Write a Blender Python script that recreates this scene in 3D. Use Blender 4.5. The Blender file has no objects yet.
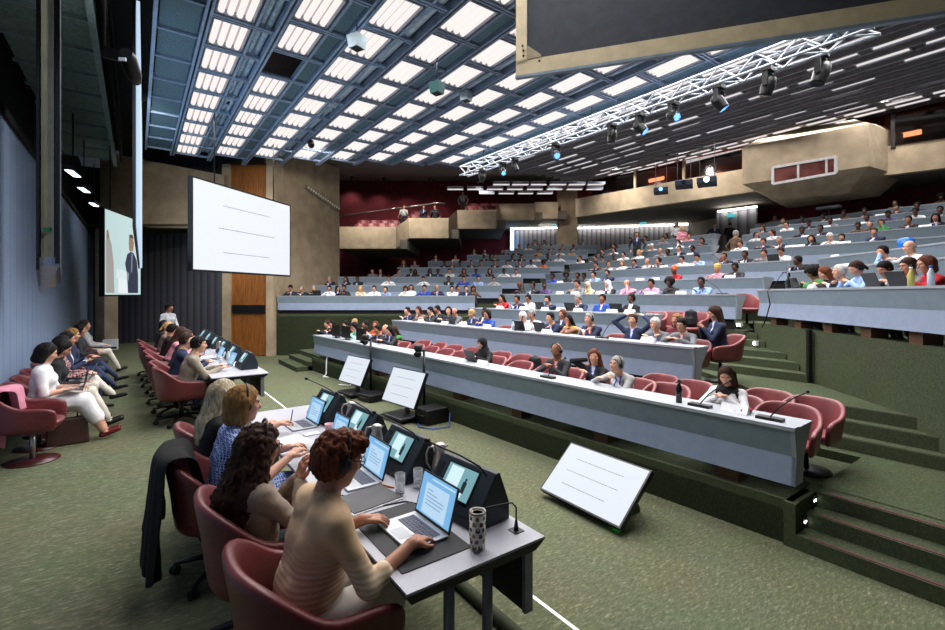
import bpy, bmesh, math, random
import numpy as np
from mathutils import Vector, Matrix
random.seed(7)
SC = bpy.context.scene
COL = SC.collection
PI = math.pi
# ------------------------------------------------------------------ camera geometry
EYE = 2.40
YAW = math.radians(35.9)
FPX, CX, HY = 465.0, 472.5, 294.0
SN, CS = math.sin(YAW), math.cos(YAW)
def ray(px, py=None):
    u = (px-CX)/FPX
    return Vector((SN+u*CS, CS-u*SN, 0 if py is None else (HY-py)/FPX))
def D(px, d, z=0.0):
    r = ray(px); return Vector((r.x*d, r.y*d, z))
def G(px, py, z):
    r = ray(px, py); d = (z-EYE)/r.z
    return Vector((r.x*d, r.y*d, z))
def zat(py, d): return EYE+(HY-py)*d/FPX
# ------------------------------------------------------------------ materials
_M = {}
def lin(c):
    return tuple((x/12.92 if x <= .04045 else ((x+.055)/1.055)**2.4) for x in c)
def mat(name, col, rough=.6, metal=0.0, emit=0.0, var=.08, nscale=8.0, bump=0.0, stretch=None, spec=.4, srgb=True, alpha=None, trans=0.0, col2=None, coat=0.0):
    if name in _M: return _M[name]
    if 0 < emit < 1.6: emit *= .5      # screens: shown at their own colour under the scene's exposure
    m = bpy.data.materials.new(name); m.use_nodes = True
    nt = m.node_tree; b = nt.nodes['Principled BSDF']
    c = lin(col) if srgb else col
    b.inputs['Roughness'].default_value = rough
    b.inputs['Metallic'].default_value = metal
    b.inputs['Specular IOR Level'].default_value = spec
    if coat: b.inputs['Coat Weight'].default_value = coat; b.inputs['Coat Roughness'].default_value = .25
    if alpha is not None: b.inputs['Alpha'].default_value = alpha
    if trans:
        b.inputs['Transmission Weight'].default_value = trans; b.inputs['IOR'].default_value = 1.4
    if emit:
        b.inputs['Emission Color'].default_value = (*c, 1); b.inputs['Emission Strength'].default_value = emit
        b.inputs['Base Color'].default_value = (*[x*.06 for x in c], 1)
    else:
        tc = nt.nodes.new('ShaderNodeTexCoord'); src = tc.outputs['Object']
        if stretch:
            mp = nt.nodes.new('ShaderNodeMapping'); mp.inputs['Scale'].default_value = stretch
            nt.links.new(src, mp.inputs['Vector']); src = mp.outputs['Vector']
        n = nt.nodes.new('ShaderNodeTexNoise'); n.inputs['Scale'].default_value = nscale; n.inputs['Detail'].default_value = 4
        nt.links.new(src, n.inputs['Vector'])
        rp = nt.nodes.new('ShaderNodeValToRGB')
        c2 = lin(col2) if col2 else tuple(min(1, x*(1+var*1.5)) for x in c)
        c1 = c if col2 else tuple(x*(1-var*1.5) for x in c)
        rp.color_ramp.elements[0].position = .35; rp.color_ramp.elements[1].position = .65
        rp.color_ramp.elements[0].color = (*c1, 1); rp.color_ramp.elements[1].color = (*c2, 1)
        nt.links.new(n.outputs['Fac'], rp.inputs['Fac']); nt.links.new(rp.outputs['Color'], b.inputs['Base Color'])
        if bump:
            bp = nt.nodes.new('ShaderNodeBump'); bp.inputs['Strength'].default_value = bump; bp.inputs['Distance'].default_value = .01
            nt.links.new(n.outputs['Fac'], bp.inputs['Height']); nt.links.new(bp.outputs['Normal'], b.inputs['Normal'])
    _M[name] = m
    return m
def carpet_mat(name, c1, c2, c3):
    m = bpy.data.materials.new(name); m.use_nodes = True; nt = m.node_tree; b = nt.nodes['Principled BSDF']
    b.inputs['Roughness'].default_value = .95; b.inputs['Specular IOR Level'].default_value = .1
    tc = nt.nodes.new('ShaderNodeTexCoord')
    mp = nt.nodes.new('ShaderNodeMapping'); mp.inputs['Scale'].default_value = (6, 20, 14); mp.inputs['Rotation'].default_value = (0, 0, .6)
    n1 = nt.nodes.new('ShaderNodeTexNoise'); n1.inputs['Scale'].default_value = 2.6; n1.inputs['Detail'].default_value = 8; n1.inputs['Roughness'].default_value = .78; n1.inputs['Distortion'].default_value = .6
    n2 = nt.nodes.new('ShaderNodeTexNoise'); n2.inputs['Scale'].default_value = 1.3; n2.inputs['Detail'].default_value = 2
    r1 = nt.nodes.new('ShaderNodeValToRGB'); e = r1.color_ramp.elements
    e[0].position = .40; e[0].color = (*lin(c1), 1); e[1].position = .68; e[1].color = (*lin(c3), 1)
    k = e.new(.55); k.color = (*lin(c2), 1)
    mx = nt.nodes.new('ShaderNodeMixRGB'); mx.blend_type = 'MULTIPLY'; mx.inputs['Fac'].default_value = .25
    L = nt.links.new
    L(tc.outputs['Object'], mp.inputs['Vector']); L(mp.outputs['Vector'], n1.inputs['Vector']); L(tc.outputs['Object'], n2.inputs['Vector'])
    L(n1.outputs['Fac'], r1.inputs['Fac']); L(r1.outputs['Color'], mx.inputs['Color1']); L(n2.outputs['Color'], mx.inputs['Color2'])
    bp = nt.nodes.new('ShaderNodeBump'); bp.inputs['Strength'].default_value = .2; bp.inputs['Distance'].default_value = .004
    L(n1.outputs['Fac'], bp.inputs['Height']); L(bp.outputs['Normal'], b.inputs['Normal'])
    L(mx.outputs['Color'], b.inputs['Base Color']); _M[name] = m; return m
def stripe_mat(name, c1, c2, axis, freq, rough=.6, sharp=.9, bump=0.0, horiz=None):
    """regular seams or folds along one world axis (a direction vector)"""
    m = bpy.data.materials.new(name); m.use_nodes = True; nt = m.node_tree; b = nt.nodes['Principled BSDF']
    b.inputs['Roughness'].default_value = rough; b.inputs['Specular IOR Level'].default_value = .25
    L = nt.links.new
    tc = nt.nodes.new('ShaderNodeTexCoord'); dt = nt.nodes.new('ShaderNodeVectorMath'); dt.operation = 'DOT_PRODUCT'
    dt.inputs[1].default_value = axis; L(tc.outputs['Object'], dt.inputs[0])
    ml = nt.nodes.new('ShaderNodeMath'); ml.operation = 'MULTIPLY'; ml.inputs[1].default_value = freq; L(dt.outputs['Value'], ml.inputs[0])
    fr = nt.nodes.new('ShaderNodeMath'); fr.operation = 'FRACT'; L(ml.outputs[0], fr.inputs[0])
    rp = nt.nodes.new('ShaderNodeValToRGB'); e = rp.color_ramp.elements
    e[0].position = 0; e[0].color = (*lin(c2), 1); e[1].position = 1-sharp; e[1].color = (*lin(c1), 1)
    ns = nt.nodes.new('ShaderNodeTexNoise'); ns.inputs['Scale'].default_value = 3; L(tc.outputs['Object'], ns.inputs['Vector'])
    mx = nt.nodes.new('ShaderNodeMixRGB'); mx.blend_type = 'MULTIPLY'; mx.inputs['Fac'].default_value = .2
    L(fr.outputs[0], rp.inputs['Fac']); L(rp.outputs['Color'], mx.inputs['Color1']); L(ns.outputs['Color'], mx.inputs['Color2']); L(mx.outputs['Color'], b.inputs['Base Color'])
    if bump:
        bp = nt.nodes.new('ShaderNodeBump'); bp.inputs['Strength'].default_value = bump; bp.inputs['Distance'].default_value = .02
        L(rp.outputs['Color'], bp.inputs['Height']); L(bp.outputs['Normal'], b.inputs['Normal'])
    _M[name] = m; return m
# ------------------------------------------------------------------ mesh builder
class MB:
    def __init__(s): s.v = []; s.f = []; s.m = []; s.s = []
    def add(s, vs, fs, mi=0, smooth=False, M=None):
        o = len(s.v)
        if M is not None: vs = [M @ Vector(p) for p in vs]
        s.v += [tuple(p) for p in vs]
        for f in fs: s.f.append(tuple(i+o for i in f)); s.m.append(mi); s.s.append(smooth)
        return s
    def box(s, x0, x1, y0, y1, z0, z1, mi=0, M=None):
        vs = [(x0,y0,z0),(x1,y0,z0),(x1,y1,z0),(x0,y1,z0),(x0,y0,z1),(x1,y0,z1),(x1,y1,z1),(x0,y1,z1)]
        return s.hexa(vs, mi, M)
    def hexa(s, vs, mi=0, M=None):
        return s.add(vs, [(0,3,2,1),(4,5,6,7),(0,1,5,4),(1,2,6,5),(2,3,7,6),(3,0,4,7)], mi, False, M)
    def prism(s, poly, z0, z1, mi=0, M=None):
        n = len(poly)
        vs = [(p[0],p[1],z0) for p in poly]+[(p[0],p[1],z1) for p in poly]
        fs = [tuple(range(n-1,-1,-1)), tuple(range(n,2*n))]+[(i,(i+1)%n,n+(i+1)%n,n+i) for i in range(n)]
        return s.add(vs, fs, mi, False, M)
    def extr(s, prof, O, A, B, T, mi=0):
        """polygon prof in the plane (A,B) at O, swept by T"""
        O, A, B, T = Vector(O), Vector(A), Vector(B), Vector(T); n = len(prof)
        vs = [O+A*a+B*b for a, b in prof]; vs += [p+T for p in vs]
        fs = [tuple(range(n-1,-1,-1)), tuple(range(n,2*n))]+[(i,(i+1)%n,n+(i+1)%n,n+i) for i in range(n)]
        return s.add(vs, fs, mi)
    def quad(s, a, b, c, d, mi=0): return s.add([a,b,c,d], [(0,1,2,3)], mi)
    def bar(s, a, b, w, h, mi=0, up=(0,0,1)):
        a, b = Vector(a), Vector(b); t = (b-a).normalized(); u = Vector(up)
        r = t.cross(u)
        if r.length < 1e-5: r = t.cross(Vector((1,0,0)))
        r.normalize(); u = r.cross(t); vs = []
        for p in (a, b):
            for x, y in ((-1,-1),(1,-1),(1,1),(-1,1)): vs.append(p+r*x*w/2+u*y*h/2)
        return s.add(vs, [(0,3,2,1),(4,5,6,7),(0,1,5,4),(1,2,6,5),(2,3,7,6),(3,0,4,7)], mi)
    def tube(s, pts, r, n=8, mi=0, caps=True, M=None):
        pts = [Vector(p) for p in pts]; k = len(pts)
        rs = r if isinstance(r, (list, tuple)) else [r]*k
        vs = []; up = None
        for i, p in enumerate(pts):
            t = (pts[min(i+1,k-1)]-pts[max(i-1,0)]).normalized()
            if up is None: up = t.cross(Vector((0,0,1))); up = t.cross(Vector((1,0,0))) if up.length < 1e-3 else up
            up = (up-t*up.dot(t)).normalized(); w = t.cross(up)
            for j in range(n):
                a = 2*PI*j/n; vs.append(p+(up*math.cos(a)+w*math.sin(a))*rs[i])
        fs = [(i*n+j, i*n+(j+1)%n, (i+1)*n+(j+1)%n, (i+1)*n+j) for i in range(k-1) for j in range(n)]
        s.add(vs, fs, mi, True, M)
        if caps:
            s.add(vs[:n], [tuple(range(n-1,-1,-1))], mi, False, M); s.add(vs[-n:], [tuple(range(n))], mi, False, M)
        return s
    def lathe(s, prof, n=16, mi=0, M=None, smooth=True):
        vs = [(r*math.cos(2*PI*j/n), r*math.sin(2*PI*j/n), z) for r, z in prof for j in range(n)]
        k = len(prof)
        fs = [(i*n+j, i*n+(j+1)%n, (i+1)*n+(j+1)%n, (i+1)*n+j) for i in range(k-1) for j in range(n)]
        s.add(vs, fs, mi, smooth, M)
        if prof[0][0] > 1e-6: s.add(vs[:n], [tuple(range(n-1,-1,-1))], mi, False, M)
        if prof[-1][0] > 1e-6: s.add(vs[-n:], [tuple(range(n))], mi, False, M)
        return s
    def ball(s, c, r, n=12, mi=0, M=None):
        r = (r,)*3 if not isinstance(r, (tuple, list)) else r
        vs = []; k = n//2
        for i in range(k+1):
            t = PI*i/k
            for j in range(n):
                a = 2*PI*j/n; vs.append((c[0]+r[0]*math.sin(t)*math.cos(a), c[1]+r[1]*math.sin(t)*math.sin(a), c[2]+r[2]*math.cos(t)))
        fs = [(i*n+j, (i+1)*n+j, (i+1)*n+(j+1)%n, i*n+(j+1)%n) for i in range(k) for j in range(n)]
        return s.add(vs, fs, mi, True, M)
    def build(s, name, mats, parent=None, bevel=0.0, subsurf=0, weld=True):
        me = bpy.data.meshes.new(name); me.from_pydata(s.v, [], s.f)
        if not isinstance(mats, (list, tuple)): mats = [mats]
        for m in mats: me.materials.append(m)
        me.polygons.foreach_set('material_index', s.m); me.polygons.foreach_set('use_smooth', s.s)
        bm = bmesh.new(); bm.from_mesh(me)
        if weld: bmesh.ops.remove_doubles(bm, verts=bm.verts, dist=1e-5)
        bmesh.ops.recalc_face_normals(bm, faces=bm.faces); bm.to_mesh(me); bm.free()
        o = bpy.data.objects.new(name, me); COL.objects.link(o)
        if parent is not None: o.parent = parent
        if bevel:
            b = o.modifiers.new('bevel', 'BEVEL'); b.width = bevel; b.segments = 2; b.limit_method = 'ANGLE'; b.angle_limit = .6
        if subsurf:
            b = o.modifiers.new('sub', 'SUBSURF'); b.levels = subsurf; b.render_levels = subsurf
        return o
def tag(o, label, cat, group=None):
    o['label'] = label; o['category'] = cat
    if group: o['group'] = group
    return o
def struct(o): o['kind'] = 'structure'; return o
def thing(name, label, cat, loc=(0,0,0), rz=0.0, group=None):
    o = bpy.data.objects.new(name, None); COL.objects.link(o); o.location = loc; o.rotation_euler = (0,0,rz)
    return tag(o, label, cat, group)
def kids(o): return [c for c in bpy.data.objects if c.parent == o]
_KC = {}
def dup(root, loc, rz, label, group=None):
    r = root.copy(); COL.objects.link(r); r.location = loc
    r.rotation_euler = (root.rotation_euler.x, root.rotation_euler.y, rz); r['label'] = label
    if group: r['group'] = group
    if root.name not in _KC: _KC[root.name] = [(c, kids(c)) for c in kids(root)]
    for c, gs in _KC[root.name]:
        n = c.copy(); COL.objects.link(n); n.parent = r
        for g in gs:
            q = g.copy(); COL.objects.link(q); q.parent = n
    return r
ORD = ['zeroth','first','second','third','fourth','fifth','sixth','seventh','eighth','ninth','tenth','eleventh','twelfth','thirteenth','fourteenth','fifteenth','sixteenth','seventeenth','eighteenth','nineteenth','twentieth']
# ------------------------------------------------------------------ setting
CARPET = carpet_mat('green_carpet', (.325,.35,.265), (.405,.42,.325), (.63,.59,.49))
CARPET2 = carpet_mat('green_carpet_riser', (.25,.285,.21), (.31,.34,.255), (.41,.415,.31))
CONC = mat('board_marked_concrete', (.67,.60,.50), .85, var=.10, nscale=2.0, bump=.25)
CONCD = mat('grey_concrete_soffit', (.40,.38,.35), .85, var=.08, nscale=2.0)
MAROON = mat('maroon_fabric_wall', (.40,.12,.15), .9, var=.12, nscale=3)
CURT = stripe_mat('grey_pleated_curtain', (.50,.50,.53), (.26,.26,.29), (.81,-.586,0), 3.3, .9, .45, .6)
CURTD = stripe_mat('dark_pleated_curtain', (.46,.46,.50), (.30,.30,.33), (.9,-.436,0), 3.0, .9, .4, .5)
WALLP = stripe_mat('blue_grey_wall_panel', (.56,.64,.76), (.34,.40,.50), (0,1,0), 2.2, .55, .93, .3)
DARK = mat('matt_black', (.045,.045,.055), .8)
BLACK = mat('satin_black', (.05,.05,.055), .4)
TEAL = mat('teal_acoustic_tile', (.34,.46,.52), .7, var=.15, nscale=30)
TEAL2 = mat('teal_ceiling_rail', (.56,.66,.78), .45)
RAIL = mat('blue_grey_ceiling_rail', (.50,.56,.66), .45)
WOOD = mat('warm_veneer_panel', (.55,.33,.13), .45, var=.18, nscale=3, stretch=(6,6,.6))
WHITE = mat('white_paint', (.9,.91,.93), .5)
SLOT = mat('slope_ceiling', (.42,.41,.42), .85)
def S(name, mb, m, parent=None):
    o = mb.build(name, m, parent)
    if parent is None: struct(o)
    return o
# floors
S('floor', MB().box(-2, 34, -4, 34, -.12, 0), CARPET)
S('floor_podium', MB().box(-2, 2.06, -4, 23, .0, .45), CARPET)
S('trim_1', MB().box(2.06, 2.085, -4, 20.5, .40, .452), mat('white_step_edge', (.95,.96,.97), .5))
# left wall, with the dark plant zone above it
S('wall_left', MB().box(-1.75, -1.5, -4, 26, .45, 4.95), WALLP)
S('wall_left_upper', MB().box(-2.0, -1.9, -4, 26, 4.9, 8.0), DARK)
S('wall_far_end', MB().box(-2, 2.0, 27.4, 27.6, 0, 8.2), DARK)
S('trim_2', MB().box(-1.9, -1.45, -4, 26, 4.86, 4.98), DARK)
# concrete pier at the end of the left wall
p = D(104.5, 17.5); q = D(118, 17.8)
S('wall_pier', MB().prism([(p.x,p.y),(q.x,q.y),(q.x-.1,q.y+.5),(p.x-.3,p.y+.5)], .45, 4.9), CONC)
# far end: curtain recess, dark soffit, concrete bulkhead, wood strip with jambs, angled concrete wall
a, b = D(60, 22), D(226, 18.6)
S('wall_far_curtain', MB().prism([(a.x,a.y),(b.x,b.y),(b.x,b.y+.1),(a.x,a.y+.1)], .0, 5.0), CURTD)
a, b, c, d = D(80, 17.6), D(222, 17.6), D(226, 18.8), D(60, 23)
S('ceiling_far_soffit', MB().prism([(a.x,a.y),(b.x,b.y),(c.x,c.y),(d.x,d.y)], 4.95, 5.05), mat('olive_soffit', (.20,.19,.14), .8))
a, b = D(100, 17.6), D(224, 17.6)
mb = MB(); A = Vector((a.x,a.y,0)); B = Vector((b.x,b.y,0)); n = Vector((.2,.3,0))
mb.hexa([A+Vector((0,0,5.0)), B+Vector((0,0,4.86)), B+n+Vector((0,0,4.86)), A+n+Vector((0,0,5.0)), A+Vector((0,0,7.8)), B+Vector((0,0,6.9)), B+n+Vector((0,0,6.9)), A+n+Vector((0,0,7.8))])
S('wall_far_bulkhead', mb, CONC)
a, b = D(120, 17.9), D(226, 18.2)
S('wall_far_upper', MB().prism([(a.x,a.y),(b.x,b.y),(b.x+.1,b.y+.2),(a.x+.1,a.y+.2)], 6.7, 8.0), stripe_mat('dark_slat_wall', (.17,.18,.21), (.08,.08,.1), (.81,-.586,0), 4, .7, .7))
def vslab(name, px0, d0, px1, d1, z0, z1, m, th=.3):
    a, b = D(px0, d0), D(px1, d1); t = (b-a).normalized(); n = Vector((-t.y, t.x, 0))
    if n.dot(a) < 0: n = -n
    return S(name, MB().prism([(a.x,a.y),(b.x,b.y),(b.x+n.x*th,b.y+n.y*th),(a.x+n.x*th,a.y+n.y*th)], z0, z1), m)
vslab('wall_jamb_left', 222, 17.9, 230.5, 17.9, 0, 7.4, CONC, .6)
o = vslab('wall_wood_panel', 230, 18.0, 266.5, 18.0, 0, 7.4, WOOD, .3)
vslab('wall_jamb_right', 266, 17.9, 273, 17.9, 0, 7.6, CONC, 1.0)
vslab('wall_concrete', 272.5, 18.95, 339.5, 23.0, 0, 8.6, CONC, .4)
# door in the wood strip with its dark glazed slot
dr = thing('door_1', 'tall wooden door with a black slot under the wide projection screen', 'door'); dr['kind'] = 'structure'
a, b = D(231, 17.97), D(265.5, 17.97)
MB().prism([(a.x,a.y),(b.x,b.y),(b.x,b.y+.03),(a.x,a.y+.03)], .03, zat(303, 17.97)).build('door_leaf', WOOD, dr)
a, b = D(232, 17.9), D(264, 17.9)
MB().prism([(a.x,a.y),(b.x,b.y),(b.x+.05,b.y+.07),(a.x+.05,a.y+.07)], zat(313, 17.9), zat(305, 17.9)).build('slot', BLACK, dr)
# metal rail fixed on the concrete wall
a = D(303, 20.6); b = D(336, 22.6); a.z = zat(187, 20.6); b.z = zat(209.5, 22.6)
off = Vector((.08,-.12,0)); mb = MB(); 
r0 = thing('light_rail', 'slanted metal rail of small lamps on the concrete wall', 'rail')
mb.bar(a+off, b+off, .1, .14).build('channel', mat('rail_grey', (.62,.58,.52), .5), r0)
mb = MB()
for i in range(14):
    q = (a+off).lerp(b+off, (i+.5)/14); mb.ball((q.x+.06, q.y-.06, q.z), .045, 8)
mb.build('bulb', mat('rail_bulb', (.95,.93,.88), .4), r0)
# rear walls
vslab('wall_rear_left', 336, 33.0, 512, 34.4, 2.0, 11, MAROON)
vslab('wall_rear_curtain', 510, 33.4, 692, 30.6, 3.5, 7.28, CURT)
vslab('wall_rear_upper', 505, 33.7, 700, 31.0, 7.25, 11, MAROON)
a = D(692, 30.6)
S('wall_rear_jog', MB().prism([(a.x,a.y),(27.4,11.6),(27.7,11.6),(a.x+.3,a.y)], 3.5, 10.5), CONCD)
S('wall_rear_right', MB().prism([(27.5,11.5),(27.5,2.6),(27.8,2.6),(27.8,11.5)], 3.5, 10.5), MAROON)
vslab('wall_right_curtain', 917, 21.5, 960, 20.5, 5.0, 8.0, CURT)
S('wall_rear_far_right', MB().box(30, 30.3, -4, 30, 0, 11), DARK)
a, b = D(717, 25.2), D(757.5, 23.8)
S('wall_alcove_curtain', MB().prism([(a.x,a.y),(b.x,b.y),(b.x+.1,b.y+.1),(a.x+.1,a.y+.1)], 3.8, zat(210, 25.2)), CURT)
# LED coves over the curtains (real light)
COVE = mat('cove_light', (1,.97,.92), emit=14)
def cove(px0, d0, px1, d1, z, label):
    a, b = D(px0, d0, z), D(px1, d1, z)
    tag(MB().bar(a, b, .06, .06).build('cove_light', COVE), label, 'light')
cove(514, 33.0, 557, 32.4, 7.02, 'strip light over the grey curtain left of the pillar')
cove(577, 32.1, 688, 30.4, 6.95, 'strip light over the long grey curtain right of the pillar')
cove(718, 25.0, 757, 23.6, zat(211.5, 25), 'strip light over the narrow curtain under the projection box')
cove(920, 21.2, 950, 20.7, zat(184, 21), 'strip light over the curtain at the right edge')
tag(MB().bar(D(512, 32.9, 4.7), D(512, 32.9, 7.2), .22, .1).build('light_column', mat('blue_column_light', (.72,.86,1), emit=4)), 'upright blue-white light at the left end of the rear curtain', 'light')
# pillar
pl = [D(557, 30.95), D(577.5, 30.95), D(577.5, 31.5), D(557, 31.5)]
S('wall_pillar', MB().prism([(v.x,v.y) for v in pl], 3.5, 9.6), CONC)
# stepped balcony on the left
BAL = [(337,26.5,396,26.5,226.7,248.5),(409,27.5,448.5,27.5,218,238),(457,28.5,496,28.5,210,228.5),(499,29.3,533.5,29.3,203.6,220),(535,29.6,558,29.6,202,218.5)]
mb = MB(); bf = []
F3 = Vector((SN,CS,0))
prev = None
for (x0,d0,x1,d1,t,bt) in BAL:
    a, b = D(x0,d0), D(x1,d1); z1, z0 = zat(t,d0), zat(bt,d0); th = F3*.35
    mb.prism([(a.x,a.y),(b.x,b.y),(b.x+th.x,b.y+th.y),(a.x+th.x,a.y+th.y)], z0, z1)
    if prev:
        (pb, pz0, pz1) = prev
        mb.hexa([(pb.x,pb.y,pz0),(a.x,a.y,z0),(a.x+th.x,a.y+th.y,z0),(pb.x+th.x,pb.y+th.y,pz0),(pb.x,pb.y,pz1),(a.x,a.y,z1),(a.x+th.x,a.y+th.y,z1),(pb.x+th.x,pb.y+th.y,pz1)])
    prev = (b, z0, z1)
S('wall_balcony_left', mb, CONC)
mb = MB()
for i, (x0,d0,x1,d1,t,bt) in enumerate(BAL):
    a, b = D(x0-4,d0), D(x1+10,d1); th = F3*6.5; z = zat(bt,d0); a = a+F3*.3; b = b+F3*.3
    mb.prism([(a.x,a.y),(b.x,b.y),(b.x+th.x,b.y+th.y),(a.x+th.x,a.y+th.y)], z+.02, z+.55)
S('floor_balcony_left', mb, CONCD)
tag(MB().tube([D(340,32.2,zat(216,32.2)), D(438,32.8,zat(203,32.8)), D(445,32.8,zat(203.5,32.8))], .05, 8).build('handrail', mat('rail_steel', (.72,.70,.68), .35, .6)), 'long slanted handrail on the maroon wall above the balcony', 'handrail')
# balcony on the right: parapet, soffit, projection box, booths
P0, P1, P2, P3 = Vector((21.4,19.0,0)), Vector((22.6,9.0,0)), Vector((24.0,3.65,0)), Vector((25.2,-1,0))
mb = MB()
for a, b in ((P0,P1),(P1,P2),(P2,P3)):
    t = (b-a).normalized(); n = Vector((-t.y,t.x,0)); n = n if n.x > 0 else -n
    mb.prism([(a.x,a.y),(b.x,b.y),(b.x+n.x*.35,b.y+n.y*.35),(a.x+n.x*.35,a.y+n.y*.35)], 7.02, 8.12)
S('wall_balcony_right', mb, CONC)
S('floor_balcony_right', MB().prism([(21.5,19.0),(22.7,9.0),(24.1,3.65),(25.3,-1),(31,-1),(31,18),(24,21)], 7.04, 7.3), CONCD)
# projection box: chamfered concrete body
bx = [(21.3, 9.35), (22.1, 4.9)]
mb = MB()
def boxy(zs):
    rings = []
    for z, inset in zs:
        a = Vector((21.25+inset, 9.45-inset*.8, z)); b = Vector((22.05+inset, 5.35+inset*.8, z)); rings.append([a, b, Vector((25, 5.0+inset*.6, z)), Vector((25, 9.8-inset*.6, z))])
    return rings
R = boxy([(6.45,1.2),(7.15,0),(8.75,0),(9.3,.9)])
vs = [p for r in R for p in r]; fs = [(3,2,1,0),(12,13,14,15)]
for i in range(3):
    for j in range(4): fs.append((i*4+j, i*4+(j+1)%4, (i+1)*4+(j+1)%4, (i+1)*4+j))
mb.add(vs, fs)
S('wall_projection_box', mb, CONC)
wd = thing('window_1', 'wide framed projection window in the concrete box', 'window'); wd['kind'] = 'structure'
def onbox(px, py, off=.03):
    a, b = Vector((21.25,9.45,0)), Vector((22.05,5.35,0)); t = b-a; r = ray(px, py)
    # intersect plane
    n = Vector((t.y,-t.x,0)).normalized(); n = n if n.x < 0 else -n
    d = (a+n*off).dot(n)/r.dot(n); return Vector((r.x*d, r.y*d, EYE+r.z*d))
Q = [onbox(773,184), onbox(836,173), onbox(836,157), onbox(773,167.5)]
gl = mat('projection_glass', (.38,.22,.20), .08, spec=.8, var=.5, nscale=1.2)
mb = MB(); mb.quad(*Q); mb.build('pane', gl, wd)
mb = MB()
for i in range(4): mb.bar(Q[i], Q[(i+1)%4], .1, .1)
for f in (.42, .86): mb.bar(Q[0].lerp(Q[1], f), Q[3].lerp(Q[2], f), .07, .07)
mb.build('frame', mat('window_frame', (.78,.76,.76), .5), wd)
# interpreter booths behind the right balcony: glass front, lit back
booths = [((22.2,18.3),(22.9,10.2), 3, 'left of the projection box'), ((23.6,5.0),(24.9,-.5), 3, 'right of the projection box')]
BG = mat('booth_glass', (.10,.09,.09), .12, spec=.15, trans=.9)
for i, (a, b, n, where) in enumerate(booths):
    a, b = Vector((*a,0)), Vector((*b,0)); w = thing('window_%d' % (i+2), 'glazed interpreter booths on the right balcony '+where, 'window'); w['kind'] = 'structure'
    for k in range(n):
        p, q = a.lerp(b, k/n), a.lerp(b, (k+1)/n)
        mb = MB(); mb.quad(p+Vector((0,0,8.1)), q+Vector((0,0,8.1)), q+Vector((0,0,9.2)), p+Vector((0,0,9.2))); mb.build('pane', BG, w)
        MB().bar(p+Vector((0,0,8.0)), p+Vector((0,0,9.3)), .12, .12).build('mullion', CONC if i == 0 and k else BLACK, w)
S('wall_booth_back', MB().prism([(24.6,18.6),(25.2,10.4),(25.5,10.4),(24.9,18.6)], 7.3, 10), mat('booth_back_wall', (.55,.36,.32), .8))
S('wall_booth_back_right', MB().prism([(26.0,5.8),(27.3,-1),(27.6,-1),(26.3,5.8)], 7.3, 10), mat('booth_back_dark', (.16,.13,.12), .8))
WARM = mat('warm_lamp', (1,.62,.42), emit=9)
for (x,y,z,l) in ((24.35,15.2,8.85,'warm booth lamp nearest the pillar'),(24.6,12.8,8.9,'warm booth lamp left of the bright projector'),(24.9,11.2,8.6,'small warm booth lamp beside the projection box'),(25.3,5.0,8.75,'orange booth lamp at the upper right')):
    tag(MB().box(x-.02,x+.1,y-.45,y+.45,z-.09,z+.09).build('booth_lamp', WARM), l, 'lamp')
# ------------------------------------------------------------------ ceiling
HC = 7.25; H0 = HC-EYE
XE = 10.25
def zc(x, y): return HC+.17*max(0, x-XE, .586*x+.81*y-17.2)
# flat front ceiling: dark void above the open grid, rails, ribs, tiles, ducts, light panels
def qend(x): return min((17.2-.586*x)/.81, 19.3)
S('ceiling', MB().prism([(-2,-4),(XE,-4),(XE,qend(XE)+.1),(1.0,21.5),(-2,22.5)], HC+.55, HC+.7), DARK)
COLX = [1.0+1.12*k for k in range(9)]       # left rail of each column
LP = .99; ROW = 1.215
def colrows(k):
    off = .0 if k % 2 == 0 else ROW/2
    x = COLX[k]+.56; y1 = qend(x)-.05
    ys = []; y = 18.75-off
    while y > 2.2:
        if y <= y1+.25: ys.append(y)
        y -= ROW
    return ys
FRAME = mat('light_tray', (.55,.58,.63), .5)
TUBE = mat('fluorescent_tube', (1,.965,.95), emit=1.02)
REFL = mat('reflector_painted_glow', (.80,.73,.73), emit=.85)  # tube light falling on the reflector, painted as its own glow
SILVER = mat('silver_duct', (.70,.80,.88), .4, .25, var=.1, nscale=5)
# prototype light panel: local x 0..w, y -len..0, bottom at z=0
def light_proto(w, l, n, name, label, tube=None):
    t = thing(name, label, 'ceiling light')
    mb = MB()
    mb.box(0,w,-l,-l+.03,0,.12); mb.box(0,w,-.03,0,0,.12); mb.box(0,.02,-l,0,0,.12); mb.box(w-.02,w,-l,0,0,.12)
    mb.build('frame', FRAME, t)
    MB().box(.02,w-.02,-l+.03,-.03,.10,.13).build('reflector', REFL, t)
    mb = MB()
    for i in range(n):
        x = .02+(w-.04)*(i+.5)/n
        mb.tube([(x,-l+.025,.06),(x,-.025,.06)], (w-.04)/n*.37, 8, caps=False)
    mb.build('tube', tube or TUBE, t)
    return t
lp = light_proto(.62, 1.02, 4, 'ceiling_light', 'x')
used = False
COLW = ['first (leftmost)','second','third','fourth','fifth','sixth','seventh','eighth','ninth']
DARKROWS = {(1,11):1}
nl = 0
mbr = MB(); mbd = {}
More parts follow.
